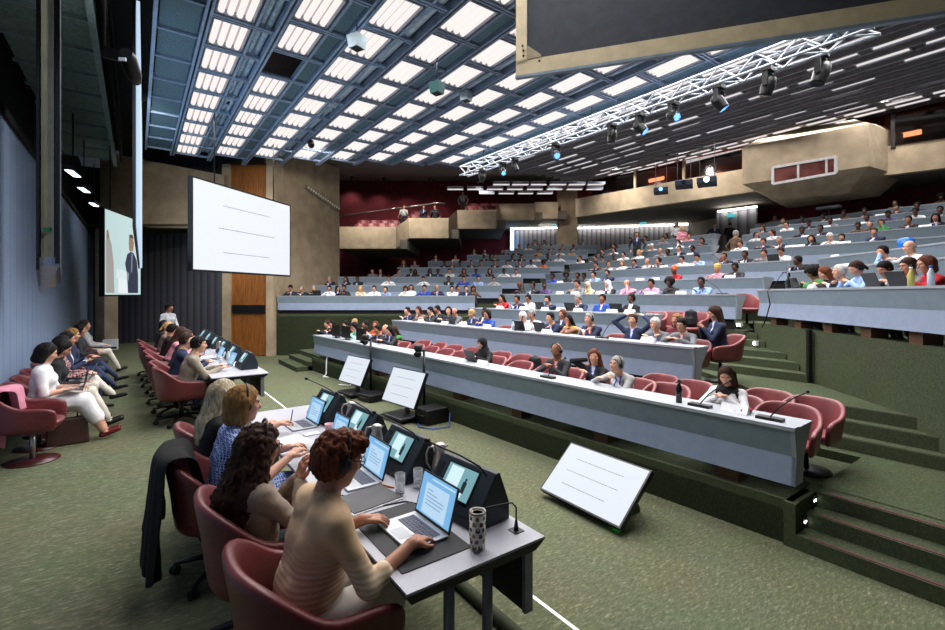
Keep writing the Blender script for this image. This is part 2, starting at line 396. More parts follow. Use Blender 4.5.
for k, X in enumerate(COLX):
    ys = colrows(k); yt = min(qend(X)+.2, 19.2)
    # rails
    S('trim_ceiling_rail', MB().box(X-.05,X-.005,1.5,yt,HC-.05,HC+.12).box(X+.03,X+.075,1.5,yt,HC-.05,HC+.12), TEAL2 if k < 3 else RAIL)
    mb = MB()
    for y in ys+[ys[-1]-ROW]:
        if y > yt: continue
        mb.box(X+.075,X+1.07,y+.06,y+.1,HC-.03,HC+.02); mb.box(X+.075,X+1.07,y+.13,y+.17,HC-.03,HC+.02)
    mb.box(X+.74,X+.79,ys[-1]-ROW,min(ys[0]+.15,yt),HC-.02,HC+.1)
    S('trim_ceiling_rib', mb, TEAL2 if k < 3 else RAIL)
    for i, y in enumerate(ys):
        if (k, i) in ((1, 6),):
            continue
        lab = 'four-tube ceiling light, %s column of the front grid, %s from its far end' % (COLW[k], ORD[i+1])
        loc = (X+.1, y+.05, HC)
        if not used:
            used = True; lp.location = loc; lp['label'] = lab; lp['group'] = 'front ceiling lights'
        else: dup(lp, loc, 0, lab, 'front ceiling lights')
        nl += 1
    if k % 2 == 0:      # ducts
        mb = MB()
        if k < 2:
            for xx in (.86, .99): mb.tube([(X+xx,2,HC+.11),(X+xx,ys[0]-.3,HC+.11)], .06, 10)
        else: mb.tube([(X+.93,2,HC+.15),(X+.93,ys[0]-.2,HC+.15)], .11, 12)
        if k < 2:
            y = 2.0
            while y < ys[0]-.4:
                for xx in (.86, .99): mb.tube([(X+xx,y,HC+.11),(X+xx,y+.04,HC+.11)], .066, 10)
                y += .16
        tag(mb.build('air_duct', SILVER), 'silver air duct above the ribs of the %s light column' % COLW[k], 'duct')
        for j, yy in enumerate([ys[4]-.5, ys[9]-.5] if k < 4 else [ys[3]-.5]):
            if len(ys) > 9 or k >= 4:
                sp = thing('duct_box', 'air box on the duct of the %s light column, %s from far end' % (COLW[k], ORD[j+1]), 'duct box', (X+.93, yy, HC+.08), 0)
                MB().box(-.12,.12,-.3,.3,0,.25).build('housing', SILVER, sp, bevel=.01)
                MB().lathe([(.09,-.02),(.09,.0),(.05,.0)], 16).build('outlet', DARK, sp)
    else:
        mb = MB()
        for y in ys: mb.box(X+.8,X+1.05,y-1.06,y+.04,HC+.02,HC+.05)
        S('ceiling_tile_strip', mb, TEAL)
# dark tile strips over the podium (left of the grid)
mb = MB()
for i in range(14):
    y = 18.6-i*1.215; mb.box(.33,.93,y-1.1,y,HC+.02,HC+.05)
S('ceiling_tile_podium', mb, TEAL)
mb = MB().box(.24,.3,1,18.9,HC-.05,HC+.12)
for i in range(15): y = 18.65-i*1.215; mb.box(.3,.95,y,y+.05,HC-.02,HC+.1)
S('trim_podium_rail', mb, TEAL2)
mb = MB()
for i in range(16):
    y = 19.5-i*1.215; mb.box(-1.85,-.62,y-1.1,y,6.88,6.92)
S('ceiling_tile_side', mb, mat('teal_side_tile', (.64,.78,.80), .6, var=.15, nscale=20))
mb = MB().box(-.62,-.52,-1,20,6.75,7.0)
for i in range(17): y = 19.55-i*1.215; mb.box(-1.9,-.62,y,y+.05,6.84,6.9)
S('trim_side_rail', mb, mat('side_rail_teal', (.75,.88,.93), .45))
S('trim_side_fascia', MB().box(-.42,-.36,-1,19.2,6.75,7.6), mat('olive_fascia', (.22,.22,.15), .8))
# sloped rear ceiling: two planes meeting in a valley
def zz(x, y): return zc(x, y)+.5
Pa = [(XE,-4),(31,-4),(31,24.2),(XE,13.6)]
mb = MB(); mb.add([(x,y,zz(x,y)) for x,y in Pa], [(0,1,2,3)])
v = [(XE,13.6),(31,24.2),(31,36),(2,36),(1,20.4)]
mb.add([(x,y,zz(x,y)) for x,y in v], [(0,1,2,3,4)])
S('ceiling_slope', mb, SLOT)
# hanging baffles and thin lights of the slope, along the hall axis
mb = MB()
x = XE+.1; XS = []
while x < 23.3:
    XS.append(x); x += 1.12
for x in XS:
    ye = min(.511*x+8.4, 20); z = zc(x, 0); mb.box(x-.03,x+.03,-2,ye,z-.04,z+.34)
    mb.box(x+.5,x+.53,-2,ye,z+.05,z+.3)
S('trim_slope_baffle', mb, mat('slope_baffle', (.55,.53,.55), .7))
mb = MB()
y = -1.0
while y < 19:
    xs = max(XE, (y-8.4)/.511 if y > 13.6 else XE)
    mb.hexa([(xs,y,zc(xs,0)+.1),(23.5,y,zc(23.5,0)+.1),(23.5,y+.05,zc(23.5,0)+.1),(xs,y+.05,zc(xs,0)+.1),(xs,y,zc(xs,0)+.3),(23.5,y,zc(23.5,0)+.3),(23.5,y+.05,zc(23.5,0)+.3),(xs,y+.05,zc(xs,0)+.3)])
    y += 1.215
S('trim_slope_rib', mb, mat('slope_rib', (.40,.39,.41), .7))
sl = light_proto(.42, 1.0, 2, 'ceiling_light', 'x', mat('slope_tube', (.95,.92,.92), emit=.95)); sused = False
rowsS = list(range(0, len(XS)))
for r, x in enumerate(XS):
    last = r >= len(XS)-2
    if r % 2 and not last and r > 6: pass
    ye = min(.511*x+7.6, 17.0); y = ye; c = 0
    ymin = max(.24*x-2.2, -1.0)
    while y > ymin:
        if last or random.random() > .38:
            c1 = c+1
            where = ('last row before the right balcony' if r == len(XS)-1 else 'second-last row before the right balcony' if r == len(XS)-2 else '%s row up the sloped ceiling' % ORD[r+1])
            lab = 'thin ceiling light, %s, %s from its far end' % (where, ORD[c1])
            loc = (x+.06, y, zc(x+.25, 0)-(.03 if last else random.uniform(-.055,-.0))); 
            if not sused: sused = True; sl.location = loc; sl['label'] = lab; sl['group'] = 'sloped ceiling lights'; 
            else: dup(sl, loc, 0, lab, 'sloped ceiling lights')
        c += 1; y -= 1.215
# the light the panels give: one strip lamp under each row of tubes
def strip(name, x, y0, y1, z, wd, power, tilt=0.0):
    l = bpy.data.lights.new(name, 'AREA'); l.shape = 'RECTANGLE'; l.size = wd; l.size_y = y1-y0; l.energy = power*(y1-y0); l.color = (1,.975,.965); l.spread = math.radians(150)
    o = bpy.data.objects.new(name, l); COL.objects.link(o); o.location = (x,(y0+y1)/2,z); o.rotation_euler = (0,tilt,0)
for k, X in enumerate(COLX):
    ys = colrows(k); strip('tube_row_lamp', X+.41, max(ys[-1]-1, 2), ys[0], HC-.07, .6, 9.3)
for r, x in enumerate(XS):
    ye = min(.511*x+7.6, 17.0); ymin = max(.24*x-2.2, -1.0)
    strip('slope_row_lamp', x+.27, ymin, ye, zc(x, 0)-.1, .4, 9.0 if r >= len(XS)-2 else 6.0)
# two level rows of lights in front of the left rear wall
RDIR = Vector((CS,-SN,0))
for r, (d, py, xa, xb, nn) in enumerate(((25.5,184.2,492,606,6),(26.8,189.0,446,606,8),(27.8,193.2,478,556,4))):
    for i in range(nn):
        px = xa+(xb-xa)*(i+.05)/nn; p = D(px, d, zat(py, d)+.02)
        lab = 'flat ceiling light, %s row above the left balcony, %s from the left' % (('front','middle','rear')[r], ORD[i+1])
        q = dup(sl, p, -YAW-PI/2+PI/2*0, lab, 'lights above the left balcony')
        q.rotation_euler = (0,0,math.atan2(RDIR.y,RDIR.x)+PI/2); q.location = p
        q.scale = (1.0,.95,1)
# ------------------------------------------------------------------ seating tiers and benches
ZD = {1:1.13,2:1.58,3:1.97,4:2.40,5:2.83,6:3.33,7:3.86,8:4.33,9:4.82,10:5.28,11:5.75}
AX = {1:5.05,2:7.05,3:8.95,4:10.75,5:12.55,6:14.5,7:16.45,8:18.25,9:20.15,10:22.0,11:23.9}
def rowx(k, y):
    if k <= 2: return AX[k]-.045*(y-1.75)
    if k == 3: return AX[k]-.06*(y-5)
    if k == 4: return AX[k]-.02*(y-5)
    return AX[k]+.11*max(0, y-9)
def rowpt(k, px):
    """point on row k's front edge seen at column px"""
    r = ray(px); lo, hi = 1.0, 45.0
    for _ in range(50):
        m = (lo+hi)/2
        if r.x*m < rowx(k, r.y*m): lo = m
        else: hi = m
    return Vector((r.x*lo, r.y*lo, 0))
FAS1 = mat('bench_fascia_upper', (.50,.56,.61), .55, var=.03)
FAS2 = mat('bench_fascia_lower', (.52,.57,.66), .55, var=.03)
DESK = mat('bench_desktop', (.60,.62,.65), .5, var=.03)
BLOCK = mat('brown_wood_block', (.36,.25,.18), .7)
BENCH = []      # (key, P0, P1, normal away from the front, desk height, seat floor)
def bench(key, P0, P1, zt, label, front_h=.56, blocks=0, panel_len=2.4):
    P0, P1 = Vector((P0.x,P0.y,0)), Vector((P1.x,P1.y,0))
    t = (P1-P0).normalized(); L = (P1-P0).length; n = Vector((-t.y,t.x,0)); 
    if n.dot((P0+P1)/2-Vector((0,8,0))) < 0: n = -n
    o = thing('conference_bench', label, 'bench', (P0.x,P0.y,zt-front_h-.16), math.atan2(t.y,t.x), 'audience benches')
    sgn = 1 if Vector((-t.y,t.x,0)).dot(n) > 0 else -1
    Z = front_h+.16
    A, B, T = (0,sgn,0), (0,0,1), (L,0,0)
    MB().extr([(0,Z-.03),(.05,Z-.29),(.075,Z-.29),(.03,Z-.03)], (0,0,0), A, B, T).build('upper_fascia', FAS1, o)
    MB().extr([(.05,Z-.29),(.01,Z-front_h),(.05,Z-front_h),(.075,Z-.29)], (0,0,0), A, B, T).build('lower_fascia', FAS2, o)
    MB().extr([(-.01,Z-.035),(-.01,Z),(.10,Z+.0),(.11,Z-.012),(.50,Z-.012),(.50,Z-.035)], (0,0,0), A, B, T).build('desktop', DESK, o)
    prof = [(.0,Z-.035),(.05,Z-.29),(.01,Z-front_h),(.22,Z-front_h),(.26,Z-.29),(.48,Z-.035)]
    for x in (0, L-.04): MB().extr(prof, (x,0,0), A, B, (.04,0,0)).build('end_panel', DESK, o)
    if blocks:
        for i in range(blocks):
            x = L*(i+.6)/blocks; MB().box(x-.11, x+.11, min(sgn*.08,sgn*.3), max(sgn*.08,sgn*.3), 0, .16).build('support_block', BLOCK, o)
    else:
        mb = MB(); mb.box(.1, L-.1, min(sgn*.08,sgn*.12), max(sgn*.08,sgn*.12), -.08, .5); mb.build('kick_board', DARK, o)
    # panel joints
    BENCH.append((key, P0, P1, n, zt, zt-front_h-.24))
    return o
# ---- centre rows: (k, left px, right px)
CEN = {1:(313,795),2:(392,694),3:(468,652),4:(500,737),5:(524,764),6:(545,790),7:(569,714),8:(588,712),9:(603,712),10:(618,715)}
CL = {1:'first, lowest bench nearest the monitors',2:'second bench from the front of the centre block',3:'third bench from the front of the centre block',4:'fourth bench from the front of the centre block',5:'fifth bench of the centre block',6:'sixth bench of the centre block',7:'seventh bench of the centre block',8:'eighth bench of the centre block',9:'ninth bench of the centre block',10:'tenth bench of the centre block'}
ends = {}
for k, (a, b) in CEN.items():
    P0, P1 = rowpt(k, a), rowpt(k, b); ends[k] = (P0, P1)
    bench('C%d'%k, P0, P1, ZD[k], 'long grey-blue audience bench, '+CL[k], blocks=8 if k == 1 else 0)
# ---- right rows
RC = {4:(4.42,2.50),5:(5.80,2.95),6:(7.15,3.35)}
def rpt(c, px):
    r = ray(px); d = c*math.sqrt(2)/(r.x-r.y); return Vector((r.x*d, r.y*d, 0))
RB = {4:(757,1010),5:(790,1010),6:(818,960)}
RL = {4:'front bench of the right block above the green wall',5:'second bench of the right block',6:'third bench of the right block',7:'fourth bench of the right block',8:'fifth bench of the right block',9:'sixth bench of the right block',10:'seventh bench of the right block',11:'top bench of the right block below the projection box'}
for k, (c, z) in RC.items():
    bench('R%d'%k, rpt(c, RB[k][0]), rpt(c, RB[k][1]), z, 'grey-blue audience bench, '+RL[k], blocks=6 if k == 4 else 0)
RB2 = {7:(722,962),8:(745,985),9:(742,980),10:(750,975),11:(755,975)}
for k, (a, b) in RB2.items():
    bench('R%d'%k, rowpt(k, a), rowpt(k, b), ZD[k], 'grey-blue audience bench, '+RL[k])
# ---- left rows, square to the camera's view
LD = {1:(18.12,277,475,295.7),2:(20.3,317,502,285.3),3:(22.0,337.5,523,276.8),4:(23.8,397,550,267.5),5:(25.6,428,564.5,261.2),6:(27.2,467,577,255),7:(28.8,502,588,250),8:(30.2,526,597,245)}
LLb = {1:'front bench of the left block on the green wall',2:'second bench of the left block',3:'third bench of the left block',4:'fourth bench of the left block',5:'fifth bench of the left block',6:'sixth bench of the left block',7:'seventh bench of the left block',8:'top bench of the left block by the curtain'}
lp_ = {}
for k, (d, a, b, py) in LD.items():
    z = zat(py, d); lp_[k] = z-.80
    bench('L%d'%k, D(a, d), D(b, d), z, 'grey-blue audience bench, '+LLb[k], front_h=.56)
# ---- tier floors (green carpet)
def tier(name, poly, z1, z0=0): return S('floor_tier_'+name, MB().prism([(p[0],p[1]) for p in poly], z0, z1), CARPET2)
def band(k, y0, y1, off=.02, x2=None, y0b=None):
    pl = ZD[k]-.72
    f0, f1 = (rowx(k,y0)+off, y0), (rowx(k,y1)+off, y1)
    n = k+1
    b1 = (rowx(n,y1)+off, y1) if n in AX else (rowx(k,y1)+3.2, y1)
    b0 = (rowx(n,y0)+off, y0) if n in AX else (rowx(k,y0)+3.2, y0)
    return [f0, b0, b1, f1], pl
names = ['','one','two','three','four','five','six','seven','eight','nine','ten']
YR = {1:1.8,2:3.4,3:5.2,4:4.75,5:5.6,6:6.6,7:8.0,8:-1,9:-1,10:-1}
for k in range(1, 11):
    y0 = YR[k]; y1 = ends[k][0].y+.15
    poly, pl = band(k, y0, y1)
    pl -= .08
    if k == 1:
        e0, e1 = (rowx(1,y0)+.02, y0), (rowx(1,y1)+.02, y1); tier('front_ledge', [e0, (e0[0]+.45, y0), (e1[0]+.45, y1), e1], .42)
    if k == 7: poly, pl = band(k, -1.0, y1); pl -= .08
    tier(names[k], poly, pl)
tier('top_right', [(23.95,-1),(26.6,-1),(26.6,9.5),(23.95,9.5)], ZD[11]-.80)
# aisle landings and steps, right of the centre block
def zc_(X): return X-6.25
tier('landing_low', [(5.7,-4),(7.35,-4),(7.35,3.4),(7.12,3.4),(7.12,1.8),(5.7,1.8)], .42)
for i, (z, x) in enumerate(((.14,5.02),(.28,5.27),(.42,5.52))):
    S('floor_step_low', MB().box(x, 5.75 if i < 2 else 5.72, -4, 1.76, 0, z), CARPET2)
    tag(MB().box(x+.02, x+.05, -4, 1.66, z, z+.006).build('step_nosing', mat('plum_nosing', (.33,.14,.17), .7)), ('lowest','middle','upper')[i]+' plum nosing strip on the steps at the lower right', 'nosing')
S('floor_step_cheek', MB().box(5.02, 5.75, 1.76, 1.86, 0, .42), CARPET2)
for i, (x, z) in enumerate(((5.18,.20),(5.43,.34))):
    lt = thing('step_light', ('lower','upper')[i]+' small step light beside the steps at the lower right', 'step light', (x+.04,1.755,z))
    MB().box(-.05,.05,0,-.008,-.03,.05).build('bezel', BLACK, lt); MB().box(-.025,.025,-.008,-.012,.0,.015).build('lamp', mat('step_lamp', (.95,.98,.95), emit=8), lt)
for i, (x, z) in enumerate(((7.3,.57),(7.53,.73),(7.76,.88))):
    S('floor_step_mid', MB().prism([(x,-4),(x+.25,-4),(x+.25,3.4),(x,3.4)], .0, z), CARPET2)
    tag(MB().box(x+.02, x+.045, -3, 3.3, z, z+.006).build('step_nosing', mat('dark_nosing', (.16,.17,.12), .8)), ('lowest','middle','top')[i]+' dark nosing on the steps behind the front bench', 'nosing')
tier('landing_mid', [(7.98,-4),(9.35,3.0),(9.35,5.2),(7.98,3.4)], .88)
tier('landing_mid_near', [(7.98,-4),(9.3,-4),(9.35,3.0)], .88)
for i, (x, z) in enumerate(((9.3,1.02),(9.62,1.16),(9.94,1.28))):
    S('floor_step_up', MB().prism([(x,x-6.3),(x+.35,x-5.95),(x+.35,5.4+i*.0),(x,5.4)], 0, z), CARPET2)
tier('landing_high', [(10.2,3.9),(10.6,4.3),(10.6,5.4),(10.2,5.4)], 1.28)
for i, (x, z) in enumerate(((10.55,1.42),(10.8,1.55),(11.05,1.68))):
    S('floor_step_top', MB().prism([(x,x-6.3),(x+.3,x-6.0),(x+.3,5.2),(x,5.0)], 0, z), CARPET2)
tier('aisle_right', [(11.3,4.95),(12.6,5.2),(14.3,6.0),(16.5,8.0),(16.5,9),(11.3,6)], 1.70)
tier('aisle_right_high', [(12.6,5.6),(14.6,6.2),(16.5,8.4),(14.5,7.4)], 2.2)
# right block: angled podiums with the tall carpeted wall
def rtier(name, c, c2, z, e=.06):
    s2 = math.sqrt(2)
    a = 10.95 if c < 5 else 11.6 if c < 6.5 else 12.6
    p = lambda cc, X: (X, X-cc*s2)
    return tier(name, [p(c+e,-.5+4), p(c+e,a), p(c2+e,a+1.0), p(c2+e,4.5)], z)
rtier('right_ledge', 4.42, 4.80, 1.78, .06); rtier('right_one', 4.80, 5.80, 1.70); rtier('right_two', 5.80, 7.15, 2.15)
tier('right_three', [(6.5,-3.7),(13.2,3.0),(14.6,4.4),(14.6,6.4),(16.5,6.4),(16.5,-4),(6.5,-4)], 2.55)
sq = rpt(4.46, 812); sd = Vector((.7071,.7071,0))
tag(MB().bar((sq.x-.03,sq.y+.03,.9),(sq.x-.03,sq.y+.03,1.79), .09, .05, up=(.707,-.707,0)).build('cable_cover', BLACK), 'black upright cable cover on the green wall at the right', 'cable cover')
for i, (px, py) in enumerate(((741,325),(756,343))):
    q = rpt(4.36, px); z = zat(py, q.x*SN+q.y*CS)
    lt = thing('step_light', ('upper','lower')[i]+' lit step light on the low green wall by the right aisle', 'step light', (q.x,q.y,z), PI/4)
    MB().box(-.12,.12,-.0,.06,-.05,.05).build('bezel', WHITE, lt); MB().box(-.09,.09,.06,.065,-.03,.03).build('lamp', _M['step_lamp'], lt)
# left block tiers
ks = sorted(LD)
for k in ks:
    d, a, b, py = LD[k]; d2 = LD[k+1][0] if k+1 in LD else d+3.4
    q = [D(a-(2 if k > 1 else 0), d+.05), D(b+1, d+.05), D(b+26, d2+.05), D(a-6 if k > 1 else a, d2+.05)]
    tier('left_'+names[k], q, lp_[k])
    if k == 1: g = [D(a, d+.05), D(b+1, d+.05), D(b+1, d+.5), D(a, d+.5)]; tier('left_ledge', g, lp_[k]+.09)
# steps of the left aisle between the blocks
for k in (2,3,4,5,6,7,8):
    a = ends[k+2 if k+2 <= 10 else 10][0]; d = LD[k][0]; b = D(LD[k][2], d)
    c = ends[k+1][0]
    z = lp_[k]-.3
    S('floor_aisle_left', MB().prism([(b.x-.2,b.y),(c.x-.3,c.y),(a.x,a.y),(D(LD[k][2]+14,d+1.8).x,D(LD[k][2]+14,d+1.8).y)], 0, z), CARPET2)
q0, q1 = D(302, 15.0), D(333, 15.2)
for i in range(3):
    a = D(290+7*i, 17.6-.75*0-i*.0); 
for i, (x0, z) in enumerate(((4.0,.14),(4.35,.28),(4.7,.42))):
    S('floor_step_far', MB().box(x0, 6.4, 14.75, 17.0-.0*i, 0, z), CARPET2)
tier('front_left_landing', [(5.0,14.8),(7.0,12.9),(9.0,11.8),(10.5,12.6),(9,14.5),(6.4,17)], .6)
# ------------------------------------------------------------------ furniture and equipment
LEATHER = mat('oxblood_leather', (.40,.15,.16), .42, var=.10, nscale=6, spec=.5)
LEATHB = mat('rose_bench_chair_leather', (.51,.26,.27), .42, var=.08, nscale=6, spec=.45)
CHROME = mat('brushed_steel', (.72,.72,.73), .28, .9)
DGREY = mat('dark_grey_plastic', (.12,.12,.13), .45)
GREYM = mat('grey_metal', (.47,.48,.50), .4, .15)
def shell_mesh(name, m, parent, back=.80, arm=.66, low=.38):
    """one wrap-round band: arms sweep up into the backrest; local +x is the front"""
    path = []
    for x in (.27,.20,.10,.0): path.append((x,-.285))
    for i in range(1, 12):
        a = -PI/2-PI*i/12; c_, s__ = math.cos(a), math.sin(a); k_ = (abs(c_)**2.8+abs(s__)**2.8)**(-1/2.8); path.append((-.02+.265*c_*k_, .285*s__*k_))
    for x in (.0,.10,.20,.27): path.append((x,.285))
    n = len(path); rings = []
    for i, (x, y) in enumerate(path):
        u = abs(i-(n-1)/2)/((n-1)/2)        # 0 at the back, 1 at the arm tips
        e = min(1, max(0, (.66-u)/.42)); e = e*e*(3-2*e)
        top = arm+(back-arm)*e-.05*max(0, u-.82)/.18
        t = Vector((path[min(i+1,n-1)][0]-path[max(i-1,0)][0], path[min(i+1,n-1)][1]-path[max(i-1,0)][1])).normalized()
        o = Vector((t.y,-t.x))              # outward
        if o.dot(Vector((x+.05, y))) < 0: o = -o
        flare = .035+.03*e; rnd = .022
        def P(off, z): return (x+o.x*off, y+o.y*off, z)
        rings.append([P(-.02,low), P(.035,low), P(.045,low+(top-low)*.5), P(flare+.03,top-rnd), P(flare+.02,top-.004), P(flare,top+.004), P(flare-.022,top-.004), P(flare-.032,top-rnd), P(-.012,low+(top-low)*.5)])
    k = len(rings[0]); vs = [p for r in rings for p in r]
    fs = [(i*k+j, i*k+(j+1)%k, (i+1)*k+(j+1)%k, (i+1)*k+j) for i in range(n-1) for j in range(k)]
    fs += [tuple(range(k)), tuple(range((n-1)*k, n*k))]
    mb = MB(); mb.add(vs, fs, 0, True); 
    return mb.build(name, m, parent, subsurf=1)
def seat_mesh(name, m, parent, z=.47):
    mb = MB(); prof = []
    R = [(0,z-.13),(.14,z-.125),(.22,z-.09),(.262,z-.03),(.262,z-.012),(.24,z+.002),(.12,z+.008),(0,z+.01)]
    n = 20; vs = []
    for r, zz_ in R:
        for j in range(n):
            a = 2*PI*j/n; c, s_ = math.cos(a), math.sin(a); q = (abs(c)**3.2+abs(s_)**3.2)**(-1/3.2)
            vs.append((r*c*q*1.02+.015, r*s_*q, zz_))
    fs = [(i*n+j, i*n+(j+1)%n, (i+1)*n+(j+1)%n, (i+1)*n+j) for i in range(len(R)-1) for j in range(n)]
    mb.add(vs, fs, 0, True)
    return mb.build(name, m, parent)
def make_chair(label, base, group, leather=LEATHER, back=.80):
    t = thing('armchair', label, 'chair', group=group)
    shell_mesh('backrest', leather, t, back=back); seat_mesh('seat', leather, t)
    if base == 'star':
        MB().tube([(0,0,.09),(0,0,.35)], .03, 10).build('column', BLACK, t)
        for i in range(5):
            a = 2*PI*i/5+.3; c, s_ = math.cos(a), math.sin(a)
            lg = MB().tube([(c*.02,s_*.02,.115),(c*.18,s_*.18,.10),(c*.33,s_*.33,.075)], [.024,.02,.014], 8).build('leg', mat('black_chair_metal', (.10,.11,.12), .3, .4), t)
            mb = MB(); M = Matrix.Translation((c*.33,s_*.33,.03)) @ Matrix.Rotation(a+1.2, 4, 'Z') @ Matrix.Rotation(PI/2, 4, 'X')
            mb.lathe([(.03,-.025),(.03,-.006),(.02,-.004),(.02,.004),(.03,.006),(.03,.025)], 12, M=M); mb.tube([(c*.33,s_*.33,.03),(c*.33,s_*.33,.08)], .011, 6)
            mb.build('caster', BLACK, lg)
    else:
        MB().tube([(0,0,.03),(0,0,.35)], .028, 12).build('column', CHROME if base == 'disc' else BLACK, t)
        MB().lathe([(0,0),(.25,0),(.25,.012),(.06,.03),(0,.03)], 24).build('base_plate', mat('oxblood_base', (.25,.10,.11), .3) if base == 'disc' else BLACK, t)
    return t
# ---- podium tables
TZ = .45+.74
TOP = mat('pale_laminate_top', (.66,.66,.70), .38, var=.04, nscale=3)
def podium_table(label, x0, x1, y0, y1):
    t = thing('conference_table', label, 'table', (x0, y0, .45))
    W, L, h = x1-x0, y1-y0, .74
    MB().box(0,W,0,L,h-.012,h).build('tabletop', TOP, t)
    MB().extr([(0,h-.012),(W,h-.012),(W-.06,h-.05),(.02,h-.05)], (0,0,0), (1,0,0), (0,0,1), (0,L,0)).build('edge_band', BLACK, t)
    MB().box(W-.11,W-.08,.02,L-.02,h-.35,h-.08).build('modesty_panel', BLACK, t)
    for y in (.03, L-.03): MB().box(W-.115,W-.065,y-.012,y+.012,h-.355,h-.055).build('panel_bracket', GREYM, t)
    k = max(2, int(L/1.6)+1)
    for i in range(k):
        y = .12+(L-.24)*i/(k-1)
        for x in (.28, W-.27): MB().tube([(x,y,0),(x,y,h-.05)], .026, 12).build('leg', GREYM, t)
    return t
podium_table('near podium table with four people working at laptops', .883, 1.655, 1.67, 5.15)
podium_table('far podium table running away towards the dark curtain', .883, 1.655, 7.6, 15.6)
cc = MB().tube([(1.74,.9,.485),(1.735,3,.485),(1.74,5.6,.485)], .038, 10).build('cable_tube', mat('carpet_cable_tube', (.22,.24,.17), .9)); tag(cc, 'dark green cable tube lying on the carpet behind the near table', 'cable cover')
# ---- laptop
SILV = mat('laptop_aluminium', (.66,.67,.69), .35, .6)
KEYS = mat('laptop_keys', (.27,.29,.37), .5)
PAGE = mat('screen_page_white', (.74,.87,.97), emit=1.0)
PANE = mat('screen_blue', (.50,.74,.93), emit=.95)
TXT = mat('screen_text_grey', (.42,.56,.72), emit=.9)
LAPN = [0]
def laptop(label, loc, rz, ang=108, w=.33, body=SILV, page=PAGE, bg=PANE, group='laptops on the podium tables'):
    """local +x points from the user to the lid; user side at -x"""
    t = thing('laptop', label, 'laptop', loc, rz, group)
    d = .225
    MB().box(-d,0,-w/2,w/2,0,.014).build('base', body, t, bevel=.004)
    kb = MB()
    for r in range(5):
        for c in range(13): kb.box(-.03-.0195*r-.016,-.03-.0195*r,-.135+c*.0205,-.135+c*.0205+.0175,.014,.0165)
    kb.build('keyboard', KEYS, t)
    MB().box(-.21,-.14,-.055,.055,.0142,.0150).build('trackpad', mat('trackpad_grey', (.58,.59,.61), .3, .4), t)
    a = math.radians(ang); u = Vector((-math.cos(a),0,math.sin(a))); nrm = Vector((-math.sin(a),0,-math.cos(a)))
    H = .222; O = Vector((.0,0,.016))
    def q(x, y, off): return O+u*x+Vector((0,y,0))+nrm*off
    vs = [q(0,-w/2,0),q(0,w/2,0),q(H,w/2,0),q(H,-w/2,0),q(0,-w/2,-.008),q(0,w/2,-.008),q(H,w/2,-.008),q(H,-w/2,-.008)]
    lid = MB().hexa(vs).build('lid', mat('laptop_lid_dark', (.10,.10,.12), .4) if body is SILV else body, t)
    dsp = MB().quad(q(.012,-w/2+.008,.0012),q(.012,w/2-.008,.0012),q(H-.008,w/2-.008,.0012),q(H-.008,-w/2+.008,.0012)).build('display', bg, lid)
    mb = MB()
    def rect(x0,x1,y0,y1,off,mi): mb.quad(q(x0,y0,off),q(x0,y1,off),q(x1,y1,off),q(x1,y0,off),mi)
    rect(.02,H-.05,-w*.33,w*.33,.002,0); rect(H-.03,H-.02,-w*.45,w*.2,.002,0)
    for i, wd in enumerate((.16,.30,.52,.50,.45)): rect(H-.082-.018*i,H-.078-.018*i,w*.26-w*wd,w*.26,.003,1)
    mb.build('document', [page, TXT], lid)
    return t
# ---- delegate console: wedge with tilted screen and gooseneck microphone
CONS = mat('console_case', (.13,.17,.20), .45)
SCR = mat('console_screen', (.55,.76,.80), emit=.75)
SCRW = mat('console_screen_light', (.82,.93,.95), emit=1.1)
SCRD = mat('console_screen_dark', (.10,.22,.26), emit=.5)
def console(label, loc, rz, mic=True, flip=1):
    t = thing('delegate_console', label, 'console', loc, rz, 'delegate consoles')
    w = .46
    prof = [(-.12,0),(.13,0),(.13,.09),(.06,.265),(.03,.265),(-.12,.05)]
    MB().extr(prof, (0,-w/2,0), (1,0,0), (0,0,1), (0,w,0)).build('case', CONS, t, bevel=.006)
    u = Vector((.15,0,.215)).normalized(); O = Vector((-.12,0,.05)); nr = Vector((-u.z,0,u.x))
    def q(x, y, off=.002): return O+u*x+Vector((0,y,0))+nr*off
    bz = MB().hexa([q(.055,-.13,0),q(.055,.13,0),q(.24,.13,0),q(.24,-.13,0),q(.055,-.13,.004),q(.055,.13,.004),q(.24,.13,.004),q(.24,-.13,.004)]).build('bezel', BLACK, t)
    mb = MB()
    def rect(x0,x1,y0,y1,off,mi): mb.quad(q(x0,y0,off),q(x0,y1,off),q(x1,y1,off),q(x1,y0,off),mi)
    rect(.065,.23,-.12,.12,.005,0); rect(.12,.222,.01*flip-.02,.01*flip+.085,.006,1); rect(.075,.12,-.06,-.01,.006,1); rect(.10,.16,-.07,-.04,.0065,2); rect(.16,.18,-.062,-.048,.0065,2)
    mb.build('display', [SCR, SCRW, SCRD], bz)
    g = MB()
    for i in range(5):
        for j in range(3): g.box(.0,.0,0,0,0,0)
    sp = MB()
    for i in range(7): sp.hexa([q(.10+.018*i,.165,.0),q(.10+.018*i,.205,.0),q(.108+.018*i,.205,.0),q(.108+.018*i,.165,.0),q(.10+.018*i,.165,.003),q(.10+.018*i,.205,.003),q(.108+.018*i,.205,.003),q(.108+.018*i,.165,.003)])
    sp.build('speaker_slots', BLACK, t)
    if mic:
        b = q(.235,-.17,.0); m1 = MB().tube([b, b+Vector((-.03,.02,.05)), b+Vector((-.09,.10,.10)), b+Vector((-.14,.2,.13)), b+Vector((-.17,.29,.15))], .005, 6).build('gooseneck', BLACK, t)
        MB().ball(b+Vector((-.175,.30,.153)), (.016,.022,.016), 10).build('microphone_head', BLACK, m1)
    return t
